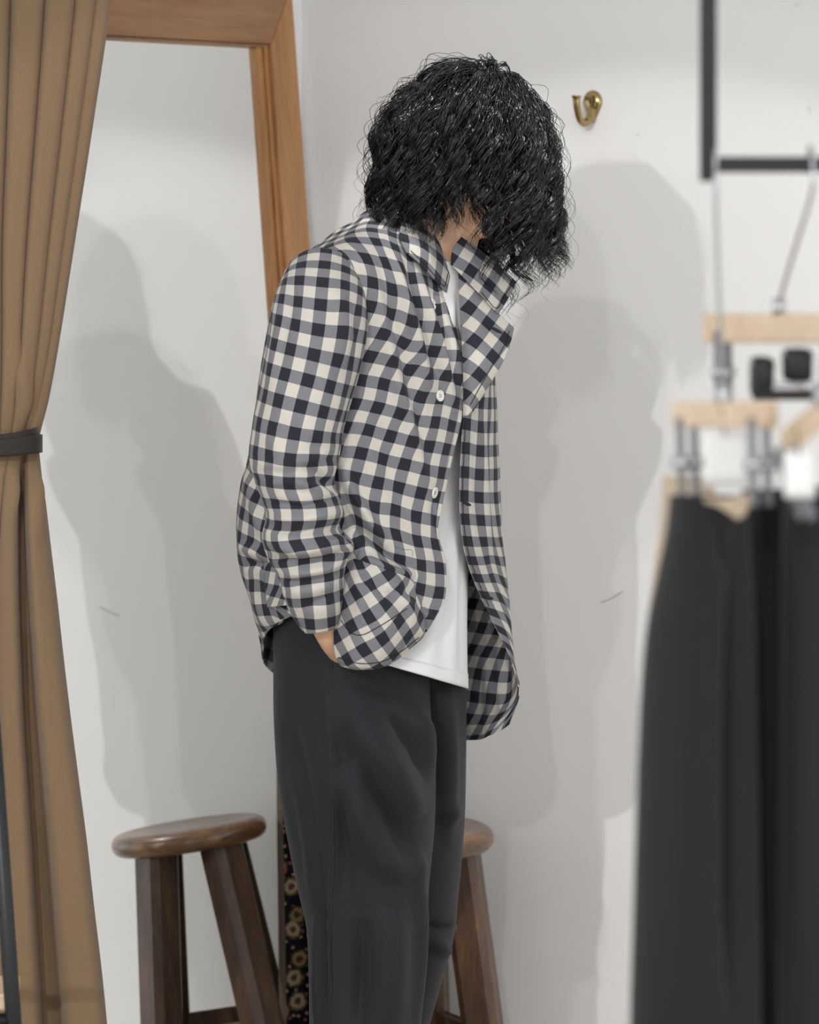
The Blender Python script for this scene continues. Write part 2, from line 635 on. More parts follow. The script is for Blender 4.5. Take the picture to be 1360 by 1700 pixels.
# stepped inner moulding
MW = 0.026
prism('moulding', [(S_IN, V_IN), (S_IN, V_IN - MW), (S_B1, V_IN - MW), (S_B1, V_IN)], -0.002, 0.009, M_OAK, 0.002)
prism('moulding', [(S_IN, V_IN - MW * 0.45), (S_IN, V_IN), (S_B1, V_IN), (S_B1, V_IN - MW * 0.45)], 0.009, 0.0135, M_OAK, 0.0018)
prism('moulding', [(S_IN, V_N_IN), (S_IN, V_IN), (S_IN - 0.005, V_IN), (S_IN - 0.005, V_N_IN)], -0.002, 0.012, M_OAKH, 0.0015)
gl = prism('mirror_glass', [(S_IN + 0.01, V_N_IN - 0.01), (S_B1 - 0.01, V_N_IN - 0.01), (S_B1 - 0.01, V_IN + 0.01), (S_IN + 0.01, V_IN + 0.01)], -0.004, 0.0, M_MIRROR, 0.0)
bk = prism('backing_board', [(S_IN + 0.015, V_N_IN - 0.015), (S_B1 - 0.015, V_N_IN - 0.015), (S_B1 - 0.015, V_IN + 0.015), (S_IN + 0.015, V_IN + 0.015)], -0.0075, -0.0045, M_STOOLLEG, 0.0)

# ------------------------------------------------------------------ stool
SX, SY, SZ, SR = 0.0056, 5.706, 0.462, 0.1285
st = empty('wooden_stool', (SX, SY, 0))
tag(st, 'dark stained round wooden stool behind the legs of the standing person', 'stool')
T = 0.036
prof = [(0.001, SZ - T)]
for i in range(9):
    a = -math.pi / 2 + math.pi * i / 8
    prof.append((SR - T * 0.5 + T * 0.5 * math.cos(a), SZ - T / 2 + T / 2 * math.sin(a)))
prof += [(SR * 0.75, SZ - 0.0015), (SR * 0.4, SZ - 0.005), (0.001, SZ - 0.006)]
lathe('seat', prof, (SX, SY, 0), M_STOOL, st, 64)
LEGAZ = math.radians(-13.5)
feet = []
for k in range(4):
    a = LEGAZ + k * math.pi / 2
    d = np.array([math.cos(a), math.sin(a), 0])
    top = np.array([SX, SY, SZ - T + 0.004]) + d * 0.074
    bot = np.array([SX, SY, 0.0]) + d * 0.134
    feet.append((top, bot))
    ax = bot - top
    ax /= np.linalg.norm(ax)
    e1 = np.cross(d, [0, 0, 1.0])
    e2 = np.cross(ax, e1)
    bm = bmesh.new()
    rings = []
    for q, w in ((top, 0.030), (bot, 0.029)):
        ring = []
        ch = w * 0.38
        for sx, sy in ((1, 1), (-1, 1), (-1, -1), (1, -1)):
            pass
        pts = [(w, -w + ch), (w, w - ch), (w - ch, w), (-w + ch, w), (-w, w - ch), (-w, -w + ch), (-w + ch, -w), (w - ch, -w)]
        ca, sa = math.cos(math.pi / 4), math.sin(math.pi / 4)
        for x, y in pts:
            p = q + e1 * x + e2 * y
            if q is bot:
                p = p + ax * ((0 - p[2]) / ax[2])
            ring.append(bm.verts.new(p))
        rings.append(ring)
    for i in range(8):
        bm.faces.new([rings[0][i], rings[0][(i + 1) % 8], rings[1][(i + 1) % 8], rings[1][i]])
    bm.faces.new(rings[0])
    bm.faces.new(rings[1][::-1])
    bm_obj('leg', bm, M_STOOLLEG, st)
for k in range(4):
    f = 0.70 if k % 2 == 0 else 0.74
    a = feet[k][0] + (feet[k][1] - feet[k][0]) * f
    b = feet[(k + 1) % 4][0] + (feet[(k + 1) % 4][1] - feet[(k + 1) % 4][0]) * f
    d = b - a
    L = np.linalg.norm(d)
    d /= L
    bm = bmesh.new()
    M = Matrix((d, np.cross([0, 0, 1], d), (0, 0, 1))).transposed()
    box_bm(bm, (a + b) / 2, L - 0.05, 0.020, 0.034, M, 0.003)
    bm_obj('stretcher', bm, M_STOOLLEG, st)

# ------------------------------------------------------------------ rolled rug between mirror and stool
rug = empty('rolled_rug', tuple(uvz(-2.889, 5.080, 0)))
tag(rug, 'rolled dark floral rug standing by the mirror, seen at the edge of the glass', 'rug')
ax0, ax1 = uvz(-2.884, 5.072, 0.004), uvz(-2.950, 5.090, 0.62)
flatA = U * 0.87 - V * 0.49                 # long way of the flattened roll
flatB = -U * 0.49 - V * 0.87                # its face towards the room
nt_, nh = 140, 30
W = np.zeros((nh, nt_, 3)); uvr = np.zeros((nh, nt_, 2))
for j in range(nt_):
    tt_ = j / (nt_ - 1)
    ang = math.radians(22) + 2 * math.pi * 3.1 * tt_
    r = 0.040 - 0.018 * tt_
    for i in range(nh):
        h = i / (nh - 1)
        W[i, j] = ax0 + (ax1 - ax0) * h + (flatA * math.cos(ang) + flatB * math.sin(ang) * 0.55) * (r * (1 - 0.40 * h ** 1.5) * (1 + 0.02 * math.sin(9 * h + ang)))
L = np.concatenate([[0], np.cumsum(np.linalg.norm(np.diff(W[0], axis=0), axis=1))])
uvr[..., 0] = L[None, :]
uvr[..., 1] = np.linspace(0, 0.62, nh)[:, None]
gridmesh('rug_roll', W, M_RUG, rug, uv=uvr, thick=0.006, offset=-1)
fr = [W[i, 0] for i in range(nh)]
tube('bound_edge', fr, 0.0045, M_FRINGE, rug, 8)

# ------------------------------------------------------------------ brass hook on the back wall
hp = np.array([0.30, 5.74, 1.58])


def on_wall(px, py):
    r = np.array([(px - 680) / F, 1, -(py - HZ) / F])
    return r * (WALL_V / (r @ V)) + ZH * EYE


h0 = on_wall(985, 180)
hk = empty('brass_hook', tuple(h0))
tag(hk, 'small polished brass coat hook screwed to the back wall', 'hook')
hv = lambda u, o, z: h0 + U * u - V * o + ZH * z
# back plate: teardrop dome
bm = bmesh.new()
rings = []
prof = [(1.0, 0.0005), (0.97, 0.004), (0.75, 0.0065), (0.4, 0.0078), (0.02, 0.0082)]
for k, o in prof:
    ring = []
    for j in range(40):
        a = 2 * math.pi * j / 40
        z = math.cos(a)
        x = math.sin(a) * (0.0165 * (1 if z > 0 else (1 - 0.62 * (-z) ** 1.2)))
        ring.append(bm.verts.new(hv(x * k, o, (z * 0.019 if z > 0 else z * 0.034) * k + 0.010)))
    rings.append(ring)
for i in range(len(rings) - 1):
    for j in range(40):
        bm.faces.new([rings[i][j], rings[i][(j + 1) % 40], rings[i + 1][(j + 1) % 40], rings[i + 1][j]])
bm.faces.new(rings[-1])
bm.faces.new(rings[0][::-1])
bm_obj('back_plate', bm, M_BRASS, hk, True)
arm = cr(np.array([hv(0, 0.004, -0.002), hv(0, 0.013, -0.016), hv(0, 0.030, -0.024), hv(0, 0.048, -0.018), hv(0, 0.058, 0.002), hv(0, 0.060, 0.016), hv(0, 0.060, 0.0195)]), 40)
rad = np.interp(np.linspace(0, 1, 40), [0, 0.2, 0.5, 0.8, 0.93, 0.98, 1], [0.0085, 0.0075, 0.0055, 0.0062, 0.0085, 0.0070, 0.001])
tube('hook_arm', arm, rad, M_BRASS, hk, 16)
for dz, du in ((0.012, 0.008), (0.012, -0.008)):
    c0 = hv(du, 0.0062, dz)
    tube('screw', [c0, c0 - V * 0.0012], [0.0022, 0.0020], M_BLACK, hk, 10)

# faint scuff on the back wall
sc_a, sc_b = on_wall(996, 1001) - V * 0.0004, on_wall(1036, 981) - V * 0.0004
scuff = tube('scuff_mark', cr(np.array([sc_a, (sc_a * 0.6 + sc_b * 0.4) - ZH * 0.002, sc_b]), 10), [0.0002] + [0.0006] * 8 + [0.0002], m_plain('scuff', srgb(168, 166, 160), 0.9), wb, 6)

# ------------------------------------------------------------------ curtain
cu = empty('tied_curtain', (-0.5, 4.8, 0))
tag(cu, 'tan canvas curtain gathered with a black strap on the left', 'curtain')
CY = [-700, -300, 0, 200, 400, 560, 660, 715, 740, 765, 830, 900, 1000, 1100, 1200, 1300, 1400, 1500, 1600, 1700, 1900, 2110]
CE = [250, 215, 181, 152, 121, 96, 78, 64, 62, 63, 72, 80, 92, 103, 115, 128, 141, 152, 164, 174, 190, 200]
CL = [-420, -360, -310, -270, -230, -180, -140, -105, -100, -105, -130, -150, -180, -200, -220, -235, -250, -262, -275, -285, -300, -310]
nr, nc = 150, 300
rows_t = np.linspace(0, len(CY) - 1, nr)
yy = cr(np.array(CY, float)[:, None], nr, ts=rows_t)[:, 0]
ee = cr(np.array(CE, float)[:, None], nr, ts=rows_t)[:, 0]
ll = cr(np.array(CL, float)[:, None], nr, ts=rows_t)[:, 0]
s = np.linspace(0, 1, nc)
# crease positions as fractions from the right edge
up = np.array([0, 0.047, 0.115, 0.215, 0.33, 0.46, 0.60, 0.74, 0.87, 1.0])
dn = np.array([0, 0.145, 0.235, 0.345, 0.45, 0.56, 0.68, 0.79, 0.90, 1.0])
ampu = np.array([0.012, 0.02, 0.028, 0.03, 0.032, 0.03, 0.03, 0.03, 0.03])
ampd = np.array([0.030, -0.020, 0.030, 0.028, 0.03, 0.03, 0.03, 0.03, 0.03])
G = np.zeros((nr, nc, 3))
for i in range(nr):
    w = 1 / (1 + math.exp(-(yy[i] - 745) / 45.0))
    cre = up * (1 - w) + dn * w
    amp = ampu * (1 - w) + ampd * w
    k = np.clip(np.searchsorted(cre, s, side='right') - 1, 0, len(cre) - 2)
    f = (s - cre[k]) / (cre[k + 1] - cre[k])
    arch = np.clip(1 - np.abs(2 * f - 1) ** 4.5, 0, None) ** 0.62 + 0.18 * (f - 0.5)
    tight = 1 - 0.55 * math.exp(-((yy[i] - 740) / 60) ** 2)
    base = -0.035 * math.sin(math.pi * min(1, 1)) 
    dep = -0.20 - amp[k] * arch * tight - 0.03 * np.sqrt(np.clip(1 - ((s - 0.45) / 0.55) ** 2, 0, 1)) + 0.012 * w * np.sin(7 * s + yy[i] / 300)
    G[i, :, 0] = ee[i] + (ll[i] - ee[i]) * s
    G[i, :, 1] = yy[i]
    G[i, :, 2] = dep
W = Pa(G)
N = gnormals(W)
W = wrinkle(G, [([(20, 560), (40, 640), (50, 720)], 10, 0.006), ([(75, 770), (60, 830), (62, 900)], 9, 0.006), ([(20, 780), (30, 860)], 8, 0.005)], W, N)
gridmesh('curtain_cloth', W, M_CURT, cu, thick=0.003)
# strap: loop around the gathered cloth
th = np.linspace(0, 2 * math.pi, 90, endpoint=False)
sq = lambda x: np.sign(x) * np.abs(x) ** 0.55
ring = np.stack([-20 + 87 * sq(np.cos(th)), 744 - 8 * np.cos(th), -0.215 - 0.062 * sq(np.sin(th))], -1)
S = []
for dy in np.linspace(-15, 15, 7):
    r_ = ring.copy()
    r_[:, 1] += dy
    S.append(r_)
W = Pa(np.array(S))
gridmesh('tie_strap', W, M_TIE, cu, closed=True, thick=0.003)
ring2 = ring.copy()
S = []
for dy in np.linspace(-22, -8, 4):
    r_ = ring2.copy()
    r_[:, 0] = -20 + (r_[:, 0] + 20) * 0.93
    r_[:, 1] += dy - 5 * np.cos(th)
    S.append(r_)
gridmesh('strap_wrap', Pa(np.array(S)), M_TIE, cu, closed=True, thick=0.002)

# ------------------------------------------------------------------ black stand with wooden shelf, lower left
ss = empty('black_stand', (-0.55, 4.2, 0))
tag(ss, 'slanting black metal stand with a wooden shelf at the lower left edge', 'shelf stand')
a, b = np.array(P(-34, 900, -0.75)), np.array(P(62, 2250, -0.75))
b = a + (b - a) * (a[2] / (a[2] - b[2]))
tube('upright', [a, b], 0.0095, M_BLACK, ss, 14)
off = np.array([-0.30, 0, 0])
tube('upright', [a + off * 0.6, b + off * 1.4], 0.0095, M_BLACK, ss, 14)
q1 = a + (b - a) * 0.41
tube('cross_bar', [q1 + off * (0.6 + 0.8 * 0.41), q1], 0.008, M_BLACK, ss, 12)
z0 = P(0, 1662, -0.75)[2]
bm = bmesh.new()
box_bm(bm, (P(17, 1660, -0.75)[0] - 0.20, 4.31, z0 - 0.004), 0.40, 0.10, 0.020, None, 0.003)
bm_obj('shelf_board', bm, M_BEECH, ss)
f_ = (z0 - a[2]) / (b[2] - a[2])
q0 = a + (b - a) * f_
tube('cross_bar', [q0 + [-0.36, 0, -0.022], q0 + [0, 0, -0.022]], 0.008, M_BLACK, ss, 12)

# ------------------------------------------------------------------ hanging clothes rail, right foreground
RY = -2.2      # depth of the rail (2.8 m from the camera)


def Q(px, py, dep=RY):
    return np.array(P(px, py, dep))


rail = empty('hanging_rail', tuple(Q(1177, 270)))
tag(rail, 'black metal clothes rail hung from above, upper right', 'clothes rail')
bm = bmesh.new()
topz = 2.6
p = Q(1176, 282)
box_bm(bm, (p[0], p[1], (p[2] - 0.006 + topz) / 2), 0.0125, 0.0125, topz - p[2] + 0.012, None, 0.0008)
bm_obj('drop_post', bm, M_BLACK, rail)
bm = bmesh.new()
box_bm(bm, (p[0] + 0.45, p[1], p[2] + 0.004), 0.90 - 0.0125, 0.0125, 0.0125, None, 0.0008)
bm_obj('cross_bar', bm, M_BLACK, rail)
bm = bmesh.new()
box_bm(bm, (p[0] + 0.9, p[1], (p[2] - 0.006 + topz) / 2), 0.0125, 0.0125, topz - p[2] + 0.012, None, 0.0008)
bm_obj('drop_post', bm, M_BLACK, rail)
BARZ = p[2] + 0.0102
BARY = p[1]


def hanger(hook_px, a, b, label, thick=0.018, clip_at=(0.12, 0.88), clip_z=None, ball=True):
    """wooden clip hanger; a, b world end points of the wooden bar"""
    a, b = np.array(a), np.array(b)
    mid = (a + b) / 2
    hx = Q(hook_px, 270)[0]
    h = empty('clip_hanger', tuple(mid))
    tag(h, label, 'hanger', 'wooden clip hangers on the rail')
    d = (b - a) / np.linalg.norm(b - a)
    bm = bmesh.new()
    M = Matrix((d, np.cross([0, 0, 1], d), np.cross(d, np.cross([0, 0, 1], d)))).transposed()
    box_bm(bm, mid, np.linalg.norm(b - a), 0.012, thick, M, 0.003)
    bm_obj('wooden_bar', bm, M_BEECH, h)
    # hook wire
    r = 0.014
    pts = []
    for q in np.linspace(-0.7, math.pi, 16):
        pts.append([hx - 0.0, BARY - r * math.cos(math.pi - q) * -1, BARZ + 0.002 + r * math.sin(q) - 0.001])
    pts = [[hx, BARY + r * math.cos(q), BARZ - 0.006 + r * math.sin(q)] for q in np.linspace(-0.5, math.pi, 16)]
    e = np.array(pts[-1])
    pts += [list(e + [0, 0.0, -0.02]), [hx * 0.6 + mid[0] * 0.4, BARY * 0.6 + mid[1] * 0.4, e[2] * 0.55 + mid[2] * 0.45], list(mid + [0, 0, 0.02]), list(mid)]
    tube('hook_wire', cr(np.array(pts), 50), 0.0016, M_STEEL, h, 8)
    tube('ferrule', [mid + [0, 0, thick / 2 - 0.002], mid + [0, 0, thick / 2 + 0.012]], [0.006, 0.005], M_STEEL, h, 12)
    for c_ in clip_at:
        q = a + (b - a) * c_
        cz = clip_z if clip_z is not None else q[2] - 0.06
        bm = bmesh.new()
        for sgn in (-1, 1):
            box_bm(bm, q + np.cross([0, 0, 1], d) * sgn * 0.006 + [0, 0, (cz - q[2]) / 2 - 0.004], 0.009, 0.0022, abs(cz - q[2]) + 0.004, M, 0.0006)
        cl = bm_obj('clip', bm, M_CLIP, h)
        tube('clip_spring', [q + np.cross([0, 0, 1], d) * -0.011 + [0, 0, (cz - q[2]) * 0.6], q + np.cross([0, 0, 1], d) * 0.011 + [0, 0, (cz - q[2]) * 0.6]], 0.005, M_STEEL, cl, 10)
    return h


hanger(1186, Q(1124, 688, -2.30), Q(1282, 688, -2.42), 'wooden clip hanger nearest the left end of the rail, carrying the front black trousers', 0.019)
hb = hanger(1346, Q(1172, 545, -2.05), Q(1420, 545, -2.15), 'wooden clip hanger set highest behind the front one', 0.024)
hanger(1400, Q(1306, 735, -2.45), Q(1420, 640, -2.40), 'tilted wooden clip hanger at the right picture edge', 0.018)


def hung_trousers(label, mat, rows, dh, seed, name='hanging_trousers', lining=None, folds=()):
    """rows: (py, left px, right px, depth)"""
    rows = np.array(rows, float)
    ctrl = []
    th_ = np.linspace(0, 2 * math.pi, 16, endpoint=False)
    for py, l, r, d in rows:
        m, hw = (l + r) / 2, (r - l) / 2
        ctrl.append(np.stack([m + hw * np.cos(th_), py + 0 * th_, d - dh * np.sin(th_)], -1))
    G = net(np.array(ctrl), 110, 120, True)
    W = Pa(G)
    N = gnormals(W, True)
    W = wrinkle(G, folds, W, N)
    e = empty(name, tuple(W[0].mean(0)))
    tag(e, label, 'trousers', 'trousers hanging on the rail')
    body = gridmesh('trouser_legs', W, mat, e, closed=True, thick=0.002)
    if lining is not None:
        Lg = net(np.array(lining, float), 12, 24)
        gridmesh('waistband_lining', Pa(Lg), M_BEIGEPANT, e, thick=0.002)
    return e


hung_trousers('front black trousers hanging at the left end of the rail', M_RACKPANT,
              [(822, 1116, 1232, -2.35), (880, 1110, 1240, -2.35), (960, 1094, 1246, -2.35), (1040, 1078, 1250, -2.35), (1150, 1068, 1252, -2.35),
               (1300, 1062, 1255, -2.35), (1500, 1056, 1258, -2.35), (1720, 1050, 1260, -2.35), (2300, 1040, 1262, -2.35)], 0.035, 3,
              lining=[[(1168, 826, -2.388), (1200, 828, -2.390), (1246, 818, -2.385)], [(1176, 834, -2.392), (1212, 846, -2.394), (1244, 838, -2.389)], [(1200, 840, -2.390), (1224, 862, -2.392), (1240, 852, -2.388)]],
              folds=[([(1222, 880), (1216, 1100), (1212, 1700)], 14, -0.018), ([(1150, 900), (1140, 1700)], 30, 0.006), ([(1190, 860), (1206, 960)], 10, -0.008)])
hung_trousers('middle black trousers hanging beside the front pair', M_RACKPANT,
              [(812, 1236, 1318, -2.28), (900, 1234, 1322, -2.28), (1100, 1226, 1326, -2.28), (1400, 1220, 1330, -2.28), (1720, 1216, 1332, -2.28), (2250, 1210, 1336, -2.28)], 0.03, 4,
              folds=[([(1290, 840), (1292, 1200), (1294, 1700)], 12, -0.012)])
hung_trousers('black trousers hanging furthest right, cut by the picture edge', M_RACKPANT,
              [(806, 1304, 1430, -2.34), (900, 1302, 1432, -2.34), (1100, 1300, 1436, -2.34), (1400, 1298, 1440, -2.34), (1720, 1296, 1444, -2.34), (2280, 1292, 1450, -2.34)], 0.03, 5,
              folds=[([(1345, 840), (1342, 1700)], 14, 0.008), ([(1318, 900), (1314, 1700)], 8, -0.01)])
hung_trousers('pale beige trousers hanging hidden behind the black pairs', M_BEIGEPANT,
              [(790, 1104, 1180, -2.10), (880, 1098, 1190, -2.10), (960, 1088, 1200, -2.10), (1040, 1080, 1205, -2.10), (1150, 1076, 1210, -2.10), (1400, 1070, 1215, -2.10), (2150, 1062, 1220, -2.10)], 0.02, 6)
tube('clip_rod', [Q(1250, 656, -2.13), Q(1420, 656, -2.13)], 0.0042, M_BLACK, hb, 10)
tube('clip_rod', [Q(1284, 643, -2.14), Q(1420, 643, -2.14)], 0.0035, M_STEEL, hb, 10)
# white swing tags
for k, (x0, x1, y0, y1, d, lab) in enumerate(((1168, 1240, 716, 806, -2.37, 'white paper swing tag hanging from the front wooden hanger'),
                                             (1302, 1352, 748, 826, -2.47, 'white paper swing tag hanging from the tilted hanger at the right edge'))):
    e = empty('swing_tag', tuple(Q((x0 + x1) / 2, y0, d)))
    tag(e, lab, 'tag', 'paper swing tags on the rail')
    Gt = net([[(x0, y0, d), (x1, y0, d + 0.012)], [(x0 + 2, y1, d - 0.006), (x1 + 3, y1, d + 0.012)]], 6, 6)
    gridmesh('tag_card', Pa(Gt), M_CARD, e, thick=0.001)
    tube('tag_cord', [Q((x0 + x1) / 2, y0 + 6, d), Q((x0 + x1) / 2 - 6, y0 - 40, d)], 0.0008, M_THREAD, e, 6)
# black spring clamps clipped to the high hanger
for k, (x0, x1, y0, y1, lab) in enumerate(((1246, 1284, 592, 660, 'left of two black clamps under the highest wooden hanger'), (1300, 1348, 578, 634, 'right of two black clamps under the highest wooden hanger'))):
    c_ = Q((x0 + x1) / 2, (y0 + y1) / 2, -2.12)
    e = empty('black_clamp', tuple(c_))
    tag(e, lab, 'clamp', 'black clamps on the rail')
    w_, h_ = (x1 - x0) * 2.88 / F, (y1 - y0) * 2.88 / F
    for sg in (-1, 1):
        bm = bmesh.new()
        box_bm(bm, c_ + [0, sg * 0.007, 0], w_, 0.012, h_, None, 0.0055)
        bm_obj('jaw', bm, M_BLACK, e, True)
    tube('pivot', [c_ + [-w_ * 0.55, 0, h_ * 0.3], c_ + [w_ * 0.55, 0, h_ * 0.3]], 0.004, M_STEEL, e, 10)
#SPLIT_PERSON
# ------------------------------------------------------------------ the person
person_base = P(610, 2080, 0.0)
PA = math.radians(30)                 # chest faces right, turned 30 degrees towards the camera


# ---- body: one continuous remeshed surface
def body_prims(bm):
    def ell(c, axes, rad, seg=20):
        r = bmesh.ops.create_uvsphere(bm, u_segments=seg, v_segments=seg // 2 + 2, radius=1)
        A = np.array(axes)
        for v in r['verts']:
            l = np.array(v.co)
            v.co = Vector(np.array(c) + A[0] * l[0] * rad[0] + A[1] * l[1] * rad[1] + A[2] * l[2] * rad[2])

    def limb(pts, rad, n=14):
        pts = np.array(pts, float)
        k = max(8, 3 * len(pts))
        c = cr(pts, k)
        rr = np.interp(np.linspace(0, 1, k), np.linspace(0, 1, len(rad)), rad)
        V_, Fc = tube_pts(c, rr, n)
        vs = [bm.verts.new(v) for v in V_]
        for f in Fc:
            bm.faces.new([vs[i] for i in f])
        for e, q in ((0, 0), (-1, -1)):
            r = bmesh.ops.create_uvsphere(bm, u_segments=12, v_segments=8, radius=rr[e])
            for v in r['verts']:
                v.co += Vector(c[e])
    return ell, limb


HC = np.array(P(803, 226, -0.03))
HA, HPT = math.radians(25), math.radians(38)
HF = np.array([math.cos(HA) * math.cos(HPT), -math.sin(HA) * math.cos(HPT), -math.sin(HPT)])
HR = np.array([-math.sin(HA), -math.cos(HA), 0.0])
HU = np.array([math.cos(HA) * math.sin(HPT), -math.sin(HA) * math.sin(HPT), math.cos(HPT)])
HAX = (HF, HR, HU)


def HL(f, r, u):
    return HC + HF * f + HR * r + HU * u


bm = bmesh.new()
ell, limb = body_prims(bm)
# head
ell(HL(-0.012, 0, 0.008), HAX, (0.091, 0.073, 0.070), 32)
ell(HL(0.028, 0, -0.030), HAX, (0.066, 0.062, 0.080), 28)
ell(HL(0.036, 0, -0.082), HAX, (0.046, 0.044, 0.030), 24)
ell(HL(0.072, 0, -0.100), HAX, (0.020, 0.022, 0.017), 20)
for s_ in (1, -1):
    ell(HL(0.010, 0.043 * s_, -0.066), HAX, (0.040, 0.016, 0.026), 18)     # jaw corner
    ell(HL(0.060, 0.034 * s_, -0.020), HAX, (0.022, 0.020, 0.020), 18)     # cheekbone
    ell(HL(0.080, 0.028 * s_, 0.020), HAX, (0.012, 0.022, 0.007), 16)      # brow
    ell(HL(-0.012, 0.077 * s_, -0.012), HAX, (0.016, 0.007, 0.030), 18)    # ear
    ell(HL(-0.006, 0.080 * s_, -0.002), HAX, (0.012, 0.006, 0.016), 14)
    ell(HL(0.096, 0.011 * s_, -0.036), HAX, (0.010, 0.007, 0.006), 14)     # nostril wing
    ell(HL(0.077, 0.030 * s_, 0.002), HAX, (0.012, 0.014, 0.009), 14)      # eyelid
limb([HL(0.086, 0, 0.010), HL(0.102, 0, -0.014), HL(0.112, 0, -0.032)], [0.008, 0.009, 0.010], 12)
ell(HL(0.094, 0, -0.059), HAX, (0.012, 0.023, 0.0065), 18)                 # upper lip
ell(HL(0.092, 0, -0.072), HAX, (0.012, 0.020, 0.0065), 18)                 # lower lip
# neck, shoulders, torso
limb([HL(-0.030, 0, -0.045), P(735, 375, -0.005), P(700, 440, 0.005)], [0.056, 0.054, 0.062], 20)
limb([P(565, 480, -0.115), P(640, 450, -0.05), P(700, 440, 0.0), P(748, 468, 0.06), P(766, 500, 0.10)], [0.04, 0.042, 0.05, 0.042, 0.034])
limb([P(690, 470, 0.0), P(665, 600, 0.0), P(640, 760, 0.0), P(625, 900, 0.0), P(618, 1050, 0.0)], [0.085, 0.10, 0.095, 0.09, 0.10], 20)
# right arm, hand in the trouser pocket
limb([P(545, 490, -0.14), P(505, 620, -0.19), P(487, 800, -0.215)], [0.05, 0.046, 0.038])
limb([P(487, 800, -0.215), P(505, 900, -0.215), P(535, 1020, -0.208)], [0.038, 0.034, 0.024])
limb([P(535, 1020, -0.208), P(549, 1056, -0.198), P(576, 1086, -0.150)], [0.021, 0.019, 0.022])
for k, (dx, dd, ln) in enumerate(((-14, 0.006, 62), (-3, 0.002, 72), (8, -0.002, 70), (18, -0.004, 56))):
    limb([P(576 + dx * 0.8, 1086, -0.148 + dd), P(586 + dx, 1086 + ln * 0.45, -0.128 + dd), P(586 + dx, 1086 + ln * 0.8, -0.118 + dd), P(582 + dx, 1086 + ln, -0.110 + dd)], [0.010, 0.009, 0.0085, 0.007], 10)
limb([P(566, 1056, -0.195), P(590, 1072, -0.180), P(610, 1092, -0.155)], [0.010, 0.009, 0.008], 10)
# left arm on the far side, hand in the other pocket
limb([P(768, 515, 0.12), P(752, 640, 0.165), P(722, 810, 0.19)], [0.034, 0.034, 0.033])
limb([P(722, 810, 0.19), P(712, 920, 0.19), P(708, 1030, 0.18)], [0.038, 0.032, 0.024])
limb([P(708, 1030, 0.18), P(710, 1080, 0.175), P(712, 1110, 0.17)], [0.023, 0.025, 0.024])
for dx, ln in ((-14, 58), (-4, 68), (7, 66), (17, 52)):
    limb([P(712 + dx * 0.8, 1108, 0.17), P(714 + dx, 1108 + ln * 0.5, 0.166), P(712 + dx, 1108 + ln, 0.16)], [0.010, 0.009, 0.007], 10)
limb([P(716, 1062, 0.155), P(732, 1090, 0.15), P(742, 1118, 0.15)], [0.011, 0.010, 0.008], 10)
# legs and feet
limb([P(600, 1080, -0.03), P(610, 1250, -0.04), P(600, 1480, -0.04), P(602, 1760, -0.03), P(600, 2020, -0.03)], [0.085, 0.085, 0.062, 0.055, 0.04], 16)
limb([P(650, 1080, 0.08), P(672, 1250, 0.09), P(680, 1480, 0.09), P(622, 1780, 0.14), P(590, 2015, 0.19)], [0.085, 0.08, 0.055, 0.042, 0.036], 16)
body = bm_obj('person', bm, M_SKIN, None, True)
rm = body.modifiers.new('one_surface', 'REMESH')
rm.mode = 'VOXEL'
rm.voxel_size = 0.0042
rm.use_smooth_shade = True
sm = body.modifiers.new('soften', 'SMOOTH')
sm.factor = 0.5
sm.iterations = 3
PERSON = body
tag(PERSON, 'standing person in a black and white checked jacket, head bowed, one hand in pocket', 'person')

# eyes, half hidden by hair: kept under the lids
for s_ in (1, -1):
    lathe('eye', [(0.0005, 0.0115), (0.006, 0.0098), (0.0098, 0.006), (0.0115, 0.0), (0.0098, -0.006), (0.006, -0.0098), (0.0005, -0.0115)], tuple(HL(0.078, 0.030 * s_, -0.003)), M_BUTTON, PERSON, 16)

# ---- trousers (two legs that meet at the seat)


def tube_rows(rows, nr, nc, p=1.0):
    rows = np.array(rows, float)
    th_ = np.linspace(0, 2 * math.pi, 24, endpoint=False)
    ctrl = []
    for lx, ly, rx, ry, dc, dh in rows:
        cth = np.sign(np.cos(th_)) * np.abs(np.cos(th_)) ** p
        sth = np.sign(np.sin(th_)) * np.abs(np.sin(th_)) ** p
        ctrl.append(np.stack([(lx + rx) / 2 + (rx - lx) / 2 * cth, (ly + ry) / 2 + (ry - ly) / 2 * cth, dc - dh * sth], -1))
    return net(np.array(ctrl), nr, nc, True)


RLEG = [(455, 1000, 700, 1010, -0.03, 0.13), (456, 1100, 710, 1110, -0.03, 0.145), (457, 1200, 714, 1195, -0.04, 0.15), (464, 1300, 721, 1290, -0.05, 0.14),
        (478, 1385, 719, 1375, -0.05, 0.13), (495, 1470, 711, 1460, -0.05, 0.12), (511, 1540, 706, 1540, -0.05, 0.115), (515, 1620, 701, 1620, -0.05, 0.11),
        (516, 1700, 696, 1700, -0.05, 0.11), (518, 1860, 686, 1860, -0.05, 0.11), (522, 2050, 676, 2050, -0.05, 0.10)]
LLEG = [(560, 1000, 768, 1010, 0.05, 0.11), (565, 1110, 772, 1130, 0.06, 0.115), (570, 1230, 772, 1230, 0.07, 0.12), (580, 1350, 770, 1345, 0.09, 0.12),
        (590, 1430, 765, 1425, 0.09, 0.11), (592, 1500, 758, 1495, 0.09, 0.105), (590, 1537, 755, 1536, 0.09, 0.10), (580, 1590, 744, 1585, 0.10, 0.10),
        (570, 1650, 728, 1642, 0.12, 0.10), (558, 1700, 712, 1700, 0.14, 0.10), (530, 1860, 670, 1860, 0.18, 0.095), (520, 2040, 650, 2040, 0.20, 0.09)]
